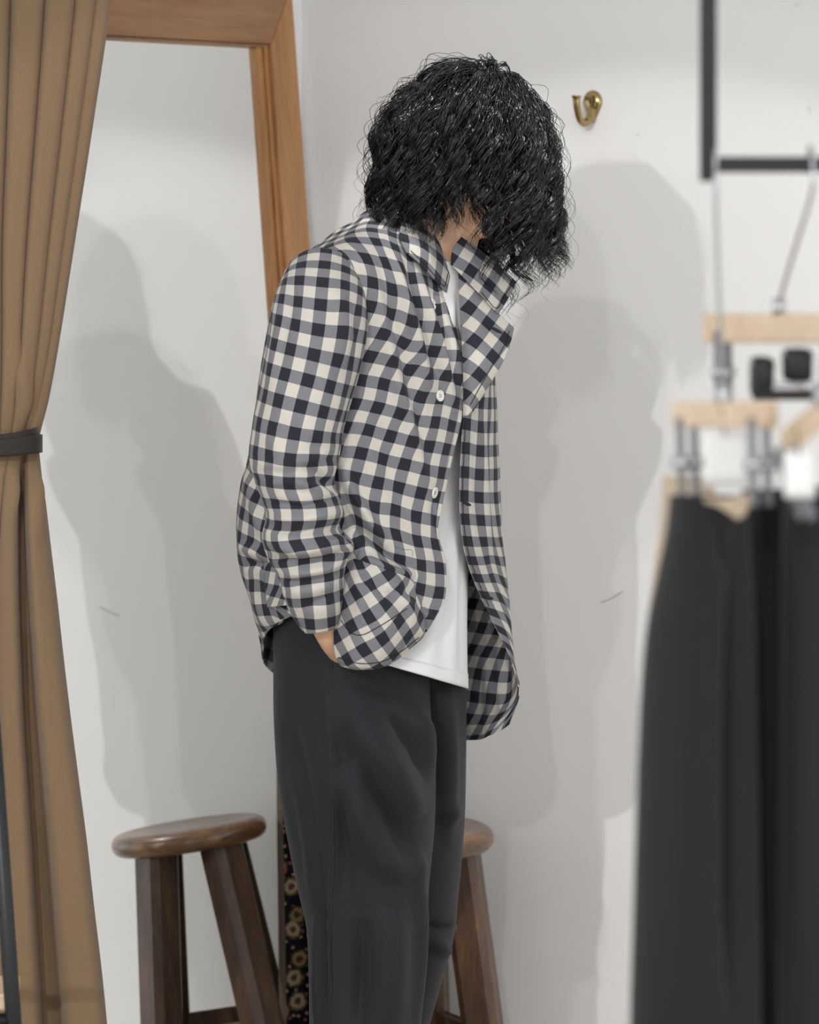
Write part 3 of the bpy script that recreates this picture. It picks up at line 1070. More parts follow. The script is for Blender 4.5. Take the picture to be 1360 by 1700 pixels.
pants_folds_r = [
    ([(540, 1130), (551, 1250), (556, 1400), (553, 1560), (551, 1720)], 5, 0.0045),
    ([(568, 1180), (572, 1300), (575, 1500)], 16, -0.006),
    ([(585, 1180), (640, 1270), (690, 1360)], 26, 0.012), ([(600, 1260), (640, 1340), (672, 1420)], 16, -0.010),
    ([(560, 1270), (600, 1360), (640, 1440)], 22, 0.010), ([(640, 1180), (690, 1240), (716, 1300)], 14, -0.008),
    ([(700, 1180), (712, 1230), (719, 1300)], 9, 0.008), ([(620, 1420), (660, 1440), (705, 1430)], 22, 0.006),
    ([(650, 1500), (645, 1600), (640, 1720)], 26, 0.010), ([(600, 1520), (600, 1620), (596, 1720)], 18, -0.008),
    ([(690, 1420), (697, 1520), (692, 1720)], 10, 0.005), ([(480, 1180), (500, 1320), (528, 1480)], 20, -0.006),
    ([(527, 1520), (533, 1600), (530, 1720)], 5, 0.005), ([(541, 1500), (544, 1600), (543, 1720)], 6, -0.005),
    ([(480, 1250), (510, 1400), (524, 1500)], 10, 0.005), ([(590, 1130), (660, 1150), (700, 1175)], 18, -0.008),
]
pants_folds_l = [
    ([(712, 1140), (708, 1180), (716, 1210)], 10, -0.016), ([(740, 1130), (744, 1250), (742, 1400)], 12, 0.006),
    ([(725, 1150), (728, 1250), (726, 1400)], 9, -0.006), ([(700, 1534), (730, 1540), (757, 1538)], 8, -0.009),
    ([(712, 1560), (735, 1575), (748, 1570)], 12, 0.006), ([(720, 1330), (745, 1350), (768, 1345)], 14, 0.004),
]
G1 = tube_rows(RLEG, 210, 140, 0.92)
W1 = wrinkle(G1, [(l_, w_, a_ * 2.3) for l_, w_, a_ in pants_folds_r], Pa(G1), gnormals(Pa(G1), True))
G2 = tube_rows(LLEG, 210, 110, 0.92)
W2 = wrinkle(G2, [(l_, w_, a_ * 1.9) for l_, w_, a_ in pants_folds_l], Pa(G2), gnormals(Pa(G2), True))
trousers = gridmesh('trousers', W1, M_PANTS, PERSON, closed=True, thick=0.002)
ll_ = gridmesh('trouser_leg', W2, M_PANTS, trousers, closed=True, thick=0.002)
# outer side seam, a thin cord lying on the cloth
seam = []
fG, fW = G1.reshape(-1, 3), W1.reshape(-1, 3)
for y_ in np.linspace(1060, 2040, 60):
    x_ = np.interp(y_, [1000, 1250, 1400, 1560, 1720, 2060], [547, 552, 557, 555, 553, 550])
    k = np.argmin((fG[:, 0] - x_) ** 2 + (fG[:, 1] - y_) ** 2 + 1e6 * (fG[:, 2] > -0.06))
    seam.append(fW[k] + np.array([0, -0.0016, 0]))
seam = np.array(seam)
for _ in range(10):
    seam[1:-1] = (seam[:-2] + seam[1:-1] * 2 + seam[2:]) / 4
tube('side_seam', seam, 0.0011, M_THREAD, trousers, 6)
# shoes
for c_, d_ in (((606, 2070), -0.03), ((604, 2060), 0.19)):
    base = np.array(P(c_[0], 2080, d_))
    base[2] = 0.0
    fw = np.array([math.cos(PA), -math.sin(PA), 0])
    sd = np.array([-math.sin(PA), -math.cos(PA), 0])
    rows = []
    for f_, w_, h_ in ((-0.09, 0.018, 0.03), (-0.085, 0.03, 0.07), (-0.05, 0.036, 0.085), (0.0, 0.036, 0.088), (0.05, 0.040, 0.062), (0.10, 0.046, 0.048), (0.15, 0.044, 0.036), (0.18, 0.032, 0.026), (0.19, 0.012, 0.014)):
        th_ = np.linspace(0, 2 * math.pi, 24, endpoint=False)
        rows.append(base + fw * f_ + sd * (w_ * np.cos(th_))[:, None] + ZH * (h_ * 0.5 + h_ * 0.5 * np.sin(th_))[:, None])
    gridmesh('shoe', net(np.array(rows), 40, 40, True), M_SHOE, PERSON, closed=True, capends=True)

# ---- T-shirt
TEE = [(668, 420, 772, 440, -0.005, 0.068), (630, 485, 782, 500, 0.0, 0.09), (560, 560, 784, 580, 0.0, 0.105), (530, 660, 784, 680, 0.0, 0.112), (520, 800, 780, 820, 0.0, 0.118),
       (510, 900, 777, 915, 0.0, 0.124), (495, 1000, 774, 1030, -0.005, 0.144), (482, 1058, 775, 1143, -0.02, 0.166)]
G = tube_rows(TEE, 130, 120)
W = wrinkle(G, [([(742, 860), (738, 980), (734, 1125)], 6, -0.004), ([(752, 880), (752, 1000), (750, 1130)], 5, 0.004), ([(764, 900), (764, 1120)], 4, -0.004),
                ([(722, 960), (715, 1040), (708, 1118)], 9, 0.004), ([(700, 1010), (690, 1050), (670, 1100)], 9, -0.005), ([(757, 480), (760, 540), (764, 600)], 5, -0.003),
                ([(750, 500), (752, 560)], 5, 0.003)], Pa(G), gnormals(Pa(G), True))
tee = gridmesh('t_shirt', W, M_TEE, PERSON, closed=True, thick=0.0015)
hem = []
k0 = 125
gridmesh('hem_band', W[k0:, :] + 0.0012 * np.where(gnormals(W, True)[k0:, :, 1:2] < 0, 1, -1) * gnormals(W, True)[k0:], M_TEE, tee, closed=True, thick=0.0012)

# ---- jacket
CA, SA = math.cos(PA), math.sin(PA)


def sil(py):
    L_ = np.interp(py, [420, 480, 560, 640, 760, 880, 960, 1050], [560, 500, 480, 470, 455, 440, 435, 440])
    R_ = np.interp(py, [420, 480, 560, 640, 760, 880, 960, 1050], [800, 815, 822, 823, 828, 832, 838, 846])
    return L_, R_


def nd(px, py):
    L_, R_ = sil(py)
    c = (L_ + R_) / 2
    R = (R_ - L_) / 2 / 1200.0
    a = R / 1.133
    b = 1.45 * a
    dl = math.atan2(SA * b, CA * a)
    x = np.clip((px - c) / 1200.0 / R, -1, 1)
    t_ = math.acos(x) - dl
    return -SA * a * math.cos(t_) - CA * b * math.sin(t_)


def jac_grid(ctrl, nr, nc, lines=(), noise=0.0, seed=1, closed=False):
    G = net(np.array(ctrl, float), nr, nc, closed)
    W = Pa(G)
    N = gnormals(W, closed)
    W = wrinkle(G, lines, W, N)
    if noise:
        sg = np.where(N[..., 1:2] < 0, 1.0, -1.0)
        W = W + sg * N * smooth_noise(nr, nc, max(4, nr // 14), max(4, nc // 14), seed, noise)[..., None]
    return G, W


def warp(uvg, seed, amp=0.0012, cells=9):
    nr, nc = uvg.shape[:2]
    o = uvg.copy()
    o[..., 0] += smooth_noise(nr, nc, cells, cells, seed, amp)
    o[..., 1] += smooth_noise(nr, nc, cells, cells, seed + 1, amp)
    return o


def rot(uvg, deg, du=0.0, dv=0.0):
    a = math.radians(deg)
    c, s_ = math.cos(a), math.sin(a)
    return np.stack([uvg[..., 0] * c - uvg[..., 1] * s_ + du, uvg[..., 0] * s_ + uvg[..., 1] * c + dv], -1)


# right front panel, side and shoulder
RFx = [
    [(745, 484), (722, 458), (695, 415), (660, 368), (618, 350), (580, 372), (535, 402), (500, 432)],
    [(756, 530), (728, 502), (697, 462), (662, 420), (620, 395), (580, 400), (535, 420), (490, 450)],
    [(766, 580), (732, 552), (698, 520), (662, 490), (622, 465), (580, 455), (530, 460), (482, 480)],
    [(772, 630), (736, 610), (700, 592), (662, 575), (620, 558), (575, 545), (520, 540), (470, 545)],
    [(763, 700), (728, 690), (692, 680), (655, 668), (613, 656), (568, 645), (515, 640), (462, 640)],
    [(748, 772), (715, 764), (682, 756), (646, 747), (605, 738), (560, 730), (508, 725), (455, 725)],
    [(735, 836), (706, 830), (675, 823), (640, 815), (600, 805), (556, 798), (505, 793), (450, 793)],
    [(730, 892), (706, 886), (677, 878), (642, 869), (600, 860), (555, 853), (505, 850), (445, 850)],
    [(740, 948), (714, 942), (684, 934), (648, 925), (604, 915), (556, 908), (505, 905), (440, 905)],
    [(735, 1000), (710, 994), (682, 985), (648, 975), (604, 965), (556, 958), (505, 955), (440, 960)],
    [(706, 1050), (690, 1042), (668, 1032), (640, 1022), (600, 1012), (555, 1005), (505, 1003), (445, 1008)],
]
RFd = [[-0.060, -0.085, -0.092, -0.055, -0.010, -0.030, -0.06, -0.03], [-0.066, -0.098, -0.120, -0.130, -0.125, -0.135, -0.13, -0.06],
       [-0.070, -0.108, -0.138, -0.155, -0.165, -0.175, -0.16, -0.08]]
ctrl = []
for i, row in enumerate(RFx):
    ctrl.append([(x, y, RFd[i][j] if i < 3 else nd(x, min(y, 1050)) - 0.008) for j, (x, y) in enumerate(row)])
chest = [
    ([(655, 425), (672, 500), (694, 580), (716, 660)], 9, 0.0075), ([(672, 425), (694, 505), (716, 585), (738, 650)], 7, -0.0065),
    ([(690, 450), (714, 530), (738, 610), (752, 680)], 8, 0.0075), ([(632, 430), (650, 520), (672, 610), (696, 700), (712, 780)], 9, -0.005),
    ([(640, 560), (660, 640), (690, 740), (712, 830)], 10, 0.005), ([(715, 480), (735, 560), (757, 640)], 7, -0.006),
    ([(600, 640), (625, 720), (655, 800), (690, 880)], 16, -0.004), ([(735, 520), (752, 580), (764, 640)], 6, 0.004),
    ([(566, 770), (586, 820), (612, 868), (640, 900)], 9, 0.010), ([(575, 830), (602, 880), (640, 920), (685, 948)], 8, -0.008),
    ([(590, 920), (640, 945), (690, 955)], 9, 0.012), ([(640, 975), (690, 1010), (715, 1035)], 10, 0.006), ([(725, 800), (722, 850), (728, 900)], 8, -0.004),
]
G, W = jac_grid(ctrl, 300, 200, [(l_, w_, a_ * 1.45) for l_, w_, a_ in chest], 0.0007, 11)
UVg = arc_uv(W, refc=8, refr=170)
UVg = warp(UVg, 3, 0.0009)
UVg[..., 0] += 0.0045
jacket = gridmesh('jacket', W, M_GING, PERSON, uv=UVg, thick=0.0016)
JW, JG = W, G
jacket['label'] = 'checked jacket in navy and cream, worn open'

# back and left side
BK = []
bx = [520, 480, 462, 500, 620, 760]
for y_, xs in ((448, [545, 505, 488, 520, 630, 750]), (500, [520, 475, 458, 505, 620, 765]), (600, [500, 455, 438, 490, 620, 785]), (750, [490, 440, 417, 480, 620, 800]), (810, [490, 430, 402, 470, 610, 804]),
               (870, [490, 425, 396, 460, 610, 806]), (930, [490, 430, 399, 460, 610, 808])):
    BK.append([(x, y_, d) for x, d in zip(xs, [-0.15, -0.10, -0.03, 0.05, 0.13, 0.14])])
BK.append([(495, 985, -0.15), (450, 995, -0.11), (418, 1000, -0.03), (465, 1000, 0.05), (610, 1000, 0.13), (800, 1000, 0.14)])
BK.append([(490, 1010, -0.15), (465, 1030, -0.12), (430, 1045, -0.04), (465, 1060, 0.05), (610, 1070, 0.13), (795, 1080, 0.14)])
BK.append([(487, 1022, -0.15), (464, 1034, -0.125), (438, 1062, -0.06), (459, 1119, 0.04), (610, 1150, 0.12), (785, 1160, 0.14)])
G, W = jac_grid(BK, 200, 160, [([(412, 790), (425, 850), (440, 900)], 8, 0.006), ([(400, 905), (420, 915), (445, 925)], 8, 0.008), ([(405, 940), (425, 935), (450, 945)], 7, -0.007),
                               ([(415, 965), (430, 1000), (445, 1040)], 8, 0.005)], 0.001, 21)
UVg = rot(arc_uv(W, refc=60, refr=60), 14)
gridmesh('back_panel', W, M_GING, jacket, uv=UVg, thick=0.0016)

# left front panel, hanging open; lower down its inner side shows
LFx = [
    [(775, 545), (795, 548), (812, 550), (820, 552), (812, 548), (770, 540)],
    [(773, 620), (793, 618), (811, 616), (822, 614), (813, 612), (770, 610)],
    [(769, 695), (790, 690), (812, 686), (825, 682), (815, 680), (770, 678)],
    [(765, 775), (788, 770), (812, 765), (828, 760), (818, 757), (772, 755)],
    [(764, 842), (789, 837), (814, 832), (831, 828), (820, 825), (772, 822)],
    [(770, 905), (795, 898), (818, 892), (834, 887), (822, 885), (770, 885)],
    [(785, 958), (806, 950), (825, 943), (839, 938), (828, 938), (770, 940)],
    [(807, 1010), (822, 1002), (836, 995), (845, 990), (834, 992), (770, 1000)],
    [(832, 1058), (840, 1052), (846, 1047), (849, 1044), (838, 1052), (768, 1070)],
    [(851, 1098), (853, 1097), (854, 1096), (852, 1097), (836, 1110), (766, 1130)],
    [(863, 1150), (862, 1152), (858, 1156), (846, 1166), (822, 1174), (764, 1182)],
    [(846, 1203), (836, 1210), (825, 1216), (812, 1222), (795, 1228), (762, 1229)],
]
LFd = [[-0.070, -0.06, -0.03, 0.03, 0.09, 0.14], [-0.085, -0.07, -0.035, 0.03, 0.09, 0.14], [-0.098, -0.078, -0.04, 0.02, 0.09, 0.14], [-0.098, -0.078, -0.04, 0.02, 0.09, 0.14], [-0.092, -0.07, -0.035, 0.02, 0.09, 0.14], [-0.075, -0.055, -0.02, 0.03, 0.09, 0.14]] + [[-0.045, -0.025, 0.01, 0.05, 0.10, 0.14], [-0.01, 0.005, 0.03, 0.06, 0.10, 0.14], [0.02, 0.03, 0.045, 0.065, 0.10, 0.14],
                                                      [0.05, 0.06, 0.07, 0.08, 0.10, 0.14], [0.06, 0.068, 0.076, 0.085, 0.105, 0.14], [0.075, 0.08, 0.085, 0.09, 0.11, 0.14]]
ctrl = [[(x, y, LFd[i][j]) for j, (x, y) in enumerate(row)] for i, row in enumerate(LFx)]
G, W = jac_grid(ctrl, 260, 110, [([(800, 690), (804, 800), (812, 920)], 7, 0.004), ([(815, 700), (819, 820), (826, 920)], 5, -0.004), ([(788, 700), (790, 800), (800, 910)], 6, -0.003),
                                 ([(800, 1080), (815, 1150), (812, 1215)], 9, 0.005), ([(835, 1085), (845, 1130), (840, 1180)], 7, -0.004)], 0.0005, 31)
UVg = arc_uv(W, refc=0, refr=0)
UVg = warp(UVg, 5, 0.0006)
UVg[..., 1] += 0.008
gridmesh('left_front_panel', W, M_GING, jacket, uv=UVg, thick=0.0016)
LW, LG = W, G

# lifted lower corner of the right front over the hand
FLx = [
    [(578, 915), (604, 928), (634, 942), (662, 944), (686, 962)],
    [(568, 962), (598, 972), (632, 982), (665, 985), (697, 1000)],
    [(560, 1012), (595, 1025), (632, 1038), (668, 1040), (706, 1036)],
    [(555, 1062), (590, 1074), (630, 1082), (664, 1074), (704, 1052)],
    [(558, 1092), (592, 1104), (630, 1104), (662, 1090), (698, 1062)],
    [(566, 1106), (594, 1113), (630, 1110), (658, 1097), (690, 1069)],
]
FLd = [[-0.200, -0.212, -0.215, -0.200, -0.175], [-0.222, -0.238, -0.238, -0.222, -0.190], [-0.226, -0.248, -0.248, -0.228, -0.188], [-0.222, -0.246, -0.244, -0.222, -0.182],
       [-0.216, -0.238, -0.236, -0.214, -0.176], [-0.212, -0.230, -0.228, -0.208, -0.172]]
ctrl = [[(x, y, FLd[i][j]) for j, (x, y) in enumerate(row)] for i, row in enumerate(FLx)]
G, W = jac_grid(ctrl, 120, 110, [([(585, 950), (600, 990), (606, 1040)], 10, 0.007), ([(610, 950), (640, 985), (690, 985)], 9, -0.008), ([(655, 965), (680, 1010), (690, 1050)], 8, 0.006)], 0.0006, 41)
UVg = rot(arc_uv(W, refc=55, refr=60), 40, 0.004, 0.008)
FG, FW = G, W
gridmesh('lifted_hem', W, M_GING, jacket, uv=warp(UVg, 9, 0.0006), thick=0.0016)

# right sleeve
SLV = [(476, 456, 600, 464, -0.120, 0.052), (464, 478, 606, 494, -0.148, 0.080), (456, 506, 609, 526, -0.168, 0.086), (450, 540, 606, 566, -0.180, 0.085), (441, 590, 593, 625, -0.188, 0.084),
       (430, 650, 576, 682, -0.198, 0.082), (421, 705, 566, 724, -0.207, 0.078), (416, 757, 560, 764, -0.212, 0.074), (427, 804, 553, 800, -0.216, 0.072), (439, 833, 562, 827, -0.220, 0.072),
       (443, 860, 567, 851, -0.222, 0.070), (438, 893, 561, 878, -0.224, 0.070), (443, 918, 585, 905, -0.224, 0.068), (457, 944, 576, 926, -0.224, 0.062), (468, 968, 570, 950, -0.224, 0.060),
       (475, 992, 568, 977, -0.223, 0.056), (484, 1016, 567, 1006, -0.220, 0.052), (503, 1046, 558, 1038, -0.212, 0.044)]
slv_folds = [
    ([(430, 770), (470, 772), (520, 760), (556, 745)], 9, 0.006), ([(440, 800), (490, 800), (530, 815), (560, 828)], 8, 0.009), ([(500, 770), (530, 790), (556, 822)], 8, -0.008),
    ([(450, 835), (500, 842), (545, 830), (566, 832)], 8, -0.008), ([(445, 860), (500, 862), (550, 852), (567, 850)], 9, 0.009), ([(450, 880), (500, 885), (545, 878), (562, 872)], 7, -0.008),
    ([(452, 905), (500, 915), (550, 905), (580, 890)], 9, 0.010), ([(460, 930), (500, 935), (535, 930), (572, 915)], 7, -0.011), ([(476, 952), (510, 950), (540, 942), (575, 928)], 8, 0.009),
    ([(468, 962), (500, 968), (535, 962), (565, 950)], 6, -0.005), ([(480, 985), (520, 975), (560, 965)], 12, 0.006), ([(500, 1010), (535, 995), (562, 985)], 8, -0.005),
    ([(470, 700), (505, 735), (550, 760)], 12, -0.005), ([(445, 720), (470, 760), (480, 800)], 10, 0.004), ([(588, 640), (574, 690), (560, 740)], 10, -0.004),
    ([(560, 480), (572, 540), (565, 610)], 12, 0.005), ([(585, 500), (594, 560), (578, 620)], 8, -0.005), ([(478, 480), (462, 560), (448, 640)], 12, 0.004), ([(492, 470), (478, 540), (462, 620)], 7, -0.0035),
]
th_ = np.linspace(0, 2 * math.pi, 24, endpoint=False)
ctrl = []
for q_, (lx, ly, rx, ry, dc, dh) in enumerate(SLV):
    ky = (-46, -24, -4, 5)[q_] if q_ < 4 else 7
    ctrl.append(np.stack([(lx + rx) / 2 + (rx - lx) / 2 * np.cos(th_), (ly + ry) / 2 + (ry - ly) / 2 * np.cos(th_) + ky * np.sin(th_), dc - dh * np.sin(th_)], -1))
G, W = jac_grid(ctrl, 320, 180, slv_folds, 0.0008, 51, closed=True)
UVg = arc_uv(W, True, refc=45, refr=110)
UVg[..., 1] = 0.94 * UVg[:, 25:65, 1].mean(1)[:, None]
UVg = rot(UVg, 1.5, 0.004, 0.004)
UVg = warp(UVg, 13, 0.0010)
sl = gridmesh('sleeve', W, M_GING, jacket, closed=True, uv=UVg, thick=0.0016)
SW, SG = W, G
# left sleeve on the far side
SLL = [(770, 455, 812, 450, 0.12, 0.03), (745, 480, 822, 490, 0.135, 0.065), (725, 560, 818, 570, 0.16, 0.075), (700, 660, 800, 665, 0.18, 0.075), (675, 760, 780, 765, 0.195, 0.07),
       (665, 830, 770, 830, 0.20, 0.068), (660, 900, 762, 900, 0.20, 0.062), (664, 980, 752, 980, 0.19, 0.052), (676, 1045, 742, 1045, 0.18, 0.042)]
ctrl = []
for lx, ly, rx, ry, dc, dh in SLL:
    ctrl.append(np.stack([(lx + rx) / 2 + (rx - lx) / 2 * np.cos(th_), (ly + ry) / 2 + (ry - ly) / 2 * np.cos(th_), dc - dh * np.sin(th_)], -1))
G, W = jac_grid(ctrl, 120, 80, [], 0.001, 61, closed=True)
gridmesh('sleeve', W, M_GING, jacket, closed=True, uv=arc_uv(W, True), thick=0.0016)


def sheet(name, corners, nr, nc, deg, lines=(), du=0.0, dv=0.0, thick=0.0022, seed=1):
    G, W = jac_grid(corners, nr, nc, lines, 0.0003, seed)
    # flat cloth: uv from the picture plane of the sheet itself
    e1_ = W[0, -1] - W[0, 0]
    e1_ /= np.linalg.norm(e1_)
    n_ = np.cross(e1_, W[-1, 0] - W[0, 0])
    n_ /= np.linalg.norm(n_)
    e2_ = np.cross(n_, e1_)
    o_ = W[0, 0]
    uv_ = np.stack([(W - o_) @ e1_, (W - o_) @ e2_], -1)
    ob = gridmesh(name, W, M_GING, jacket, uv=rot(uv_, deg, du, dv), thick=thick)
    return ob, W, G


# collar leaves and lapel
_, CW1, CG1 = sheet('collar_leaf', [[(766, 393, -0.055), (796, 414, -0.052), (828, 440, -0.045), (858, 468, -0.035)],
                      [(752, 412, -0.068), (783, 438, -0.068), (814, 466, -0.062), (845, 494, -0.052)],
                      [(748, 438, -0.076), (774, 464, -0.082), (801, 492, -0.080), (828, 521, -0.072)]], 40, 60, 0, [([(770, 420), (800, 450), (840, 480)], 14, 0.003)], 0.006, 0.004, seed=71)
_, CW2, CG2 = sheet('lapel', [[(761, 452, -0.070), (780, 470, -0.072), (804, 496, -0.070), (828, 520, -0.066), (854, 544, -0.060)],
                [(763, 505, -0.078), (780, 518, -0.084), (802, 538, -0.086), (826, 556, -0.082), (848, 568, -0.074)],
                [(766, 560, -0.088), (780, 570, -0.096), (799, 582, -0.098), (818, 592, -0.094), (837, 598, -0.084)],
                [(769, 620, -0.098), (779, 624, -0.106), (792, 630, -0.108), (806, 634, -0.102), (818, 632, -0.092)],
                [(769, 690, -0.104), (772, 690, -0.108), (776, 690, -0.110), (780, 688, -0.108), (785, 684, -0.100)]], 70, 60, 4, [([(765, 480), (790, 530), (800, 600)], 12, 0.003)], 0.0, 0.010, seed=72)
_, CW3, CG3 = sheet('collar_leaf', [[(668, 368, -0.085), (700, 378, -0.075), (724, 395, -0.060), (738, 410, -0.045)],
                      [(664, 392, -0.115), (694, 408, -0.108), (722, 430, -0.090), (748, 448, -0.065)],
                      [(676, 418, -0.128), (700, 440, -0.125), (722, 464, -0.110), (742, 485, -0.085)]], 40, 60, 0, [([(690, 400), (715, 425), (742, 450)], 14, 0.003)], 0.012, 0.006, seed=73)
# collar stand round the back of the neck
th_ = np.linspace(math.radians(100), math.radians(300), 9)
cs = []
for zoff, rr in ((0, 1.0), (1, 1.0), (2, 1.05)):
    row = []
    for a in th_:
        x_ = CA * 0.075 * math.cos(a) - SA * 0.082 * math.sin(a)
        y_ = -SA * 0.075 * math.cos(a) - CA * 0.082 * math.sin(a)
        row.append((705 + 1200 * x_ * rr, 425 - zoff * 24 + 1200 * x_ * 0.35, y_ * rr))
    cs.append(row)
G, W = jac_grid(cs, 24, 70)
gridmesh('collar_stand', W, M_GING, jacket, uv=arc_uv(W), thick=0.002)

# top-stitch lines and seams are thin cords lying on the cloth


def stitch(G, W, path, name='seam', r=0.00055, lift=0.0012, mat=M_THREAD):
    N = gnormals(W)
    pts = []
    flatG = G.reshape(-1, 3)
    flatW = W.reshape(-1, 3)
    flatN = N.reshape(-1, 3)
    nearmask = None
    for x, y in cr(np.array(path, float), max(12, len(path) * 10)):
        d2 = (flatG[:, 0] - x) ** 2 + (flatG[:, 1] - y) ** 2 + (flatG[:, 2] * 60) ** 2 * 0
        k = np.argsort(d2)[:6]
        k = k[np.argmin(flatG[k, 2])]
        n_ = flatN[k] * (1 if flatN[k][1] < 0 else -1)
        pts.append(flatW[k] + n_ * lift)
    pts = np.array(pts)
    for _ in range(12):
        pts[1:-1] = (pts[:-2] + pts[1:-1] * 2 + pts[2:]) / 4
    return tube(name, pts, r, mat, jacket, 6)


stitch(JG, JW, [(764, 585), (768, 632), (758, 700), (744, 768), (731, 832), (726, 888)])
stitch(SG, SW, [(500, 434), (535, 424), (570, 432), (592, 452), (603, 490), (604, 540)])
stitch(FG, FW, [(562, 1092), (596, 1102), (634, 1099), (664, 1084), (694, 1058)])
stitch(FG, FW, [(566, 1030), (580, 1050), (604, 1054), (640, 1034), (684, 1004)])
stitch(JG, JW, [(580, 868), (600, 872), (622, 886), (644, 912)])
stitch(JG, JW, [(655, 908), (672, 912), (686, 914), (684, 934)])
stitch(LG, LW, [(773, 700), (770, 775), (769, 842), (775, 903), (791, 958), (812, 1006)])
stitch(JG, JW, [(612, 480), (612, 520), (608, 570), (598, 610)])


stitch(CG1, CW1, [(772, 401), (800, 422), (828, 446), (851, 468), (838, 490), (825, 513), (800, 484)])
stitch(CG2, CW2, [(846, 549), (838, 574), (824, 598), (806, 628), (782, 672)])
stitch(CG3, CW3, [(682, 416), (704, 438), (724, 460), (739, 476), (745, 450)])


def button(px, py, G, W, r=0.0078):
    flatG, flatW = G.reshape(-1, 3), W.reshape(-1, 3)
    N = gnormals(W).reshape(-1, 3)
    k = np.argmin((flatG[:, 0] - px) ** 2 + (flatG[:, 1] - py) ** 2)
    n_ = N[k] * (1 if N[k][1] < 0 else -1)
    q = Vector(n_).to_track_quat('Z', 'Y').to_matrix()
    prof = [(r * 0.9, 0.0), (r, 0.0008), (r * 0.98, 0.0020), (r * 0.88, 0.0026), (r * 0.70, 0.0019), (r * 0.3, 0.0016), (0.0003, 0.0016)]
    c_ = flatW[k] + n_ * 0.0016
    b = lathe('button', prof, tuple(c_), M_BUTTON, jacket, 32, q)
    x_, y_ = np.array(q @ Vector((1, 0, 0))), np.array(q @ Vector((0, 1, 0)))
    V_, Fc = [], []
    for sx, sy in ((1, 1), (1, -1), (-1, -1), (-1, 1)):
        v_, f_ = tube_pts([c_ + n_ * 0.0014 + x_ * sx * 0.0013 + y_ * sy * 0.0013, c_ + n_ * 0.0021 + x_ * sx * 0.0013 + y_ * sy * 0.0013], 0.0006, 8)
        Fc += [[i + len(V_) for i in f] for f in f_]
        V_ += v_.tolist()
    me_ = b.data
    bm = bmesh.new()
    bm.from_mesh(me_)
    vs = [bm.verts.new(v) for v in V_]
    for f in Fc:
        bm.faces.new([vs[i] for i in f]).material_index = 1
    bm.to_mesh(me_)
    bm.free()
    me_.materials.append(M_THREAD)
    return b


button(721, 505, JG, JW)
button(728, 658, JG, JW)
button(721, 817, JG, JW)
for (x0, y0), (x1, y1), d_ in (((811, 541), (834, 553), -0.094), ((769, 834), (782, 839), -0.094), ((806, 992), (819, 994), -0.026)):
    a, b = np.array(P(x0, y0, d_)), np.array(P(x1, y1, d_))
    tube('buttonhole', [a, a * 0.66 + b * 0.34, a * 0.34 + b * 0.66, b], [0.0009, 0.0021, 0.0024, 0.0012], M_THREAD, jacket, 8)
#SPLIT_HAIR
# ------------------------------------------------------------------ hair
hrng = np.random.default_rng(21)
G_DOWN = np.array([0, 0, -1.0])
CRAN = np.array([0.093, 0.075, 0.072])
CC = np.array([-0.012, 0.0, 0.008])


def to_local(p):
    d = p - HC
    return np.stack([d @ HF, d @ HR, d @ HU], -1)


def to_world(l):
    return HC + l[..., 0:1] * HF + l[..., 1:2] * HR + l[..., 2:3] * HU


def push(p, c, rad, k=1.0):
    """push world points outside an ellipsoid given in head axes"""
    l = to_local(p) - c
    q = np.linalg.norm(l / rad, axis=-1, keepdims=True)
    l2 = np.where(q < 1, l / np.maximum(q, 1e-6), l)
    return to_world(l * (1 - k) + l2 * k + c)


def grow(n, length, seed, loose=0.0):
    r = np.random.default_rng(seed)
    d = []
    while len(d) < n:
        v = r.normal(size=3)
        v /= np.linalg.norm(v)
        face = v @ np.array([0.80, 0, -0.60])
        if face > 0.42 or v[2] < (-0.85 if v[0] < -0.25 else -0.62): continue
        d.append(v)
    d = np.array(d)
    l0 = CC + d * CRAN
    p = to_world(l0)
    nrm = to_world(CC + d * CRAN * 1.2) - p
    nrm /= np.linalg.norm(nrm, axis=1, keepdims=True)
    whorl = to_world(np.array([[-0.055, -0.03, 0.085]]))[0]
    away = p - whorl
    away = away - nrm * np.clip((away * nrm).sum(1, keepdims=True), 0, None)
    away /= np.linalg.norm(away, axis=1, keepdims=True)
    L = length * (1.16 - 0.52 * r.uniform(size=n) ** 1.6) * np.where(d[:, 0] > 0.35, 0.84, 1.0)
    # strands further forward are longer (they hang from the crown over the face)
    steps = 34
    ds = L / steps
    off = r.uniform(0.004, 0.018, size=(n, 1)) + loose * r.uniform(0, 0.02, size=(n, 1))
    cur = away * 0.9 + nrm * 0.25
    cur /= np.linalg.norm(cur, axis=1, keepdims=True)
    out = [p]
    for s_ in range(steps):
        f = s_ / steps
        des = G_DOWN + 0.10 * away * (1 - f) + 0.05 * nrm
        cur = cur * 0.72 + des * 0.28
        cur /= np.linalg.norm(cur, axis=1, keepdims=True)
        p = p + cur * ds[:, None]
        grow_off = off * (0.4 + 0.6 * min(1, f * 4))
        p = push(p, CC, CRAN + grow_off, 0.9)
        p = push(p, np.array([0.028, 0, -0.035]), np.array([0.082, 0.070, 0.088]) + grow_off * 0.4, 0.8)
        # bulk of hair at the nape and sides
        p = push(p, np.array([-0.045, 0.0, -0.045]), np.array([0.075, 0.080, 0.085]) + grow_off, 0.5)
        out.append(p)
    return np.stack(out, 1), nrm, r


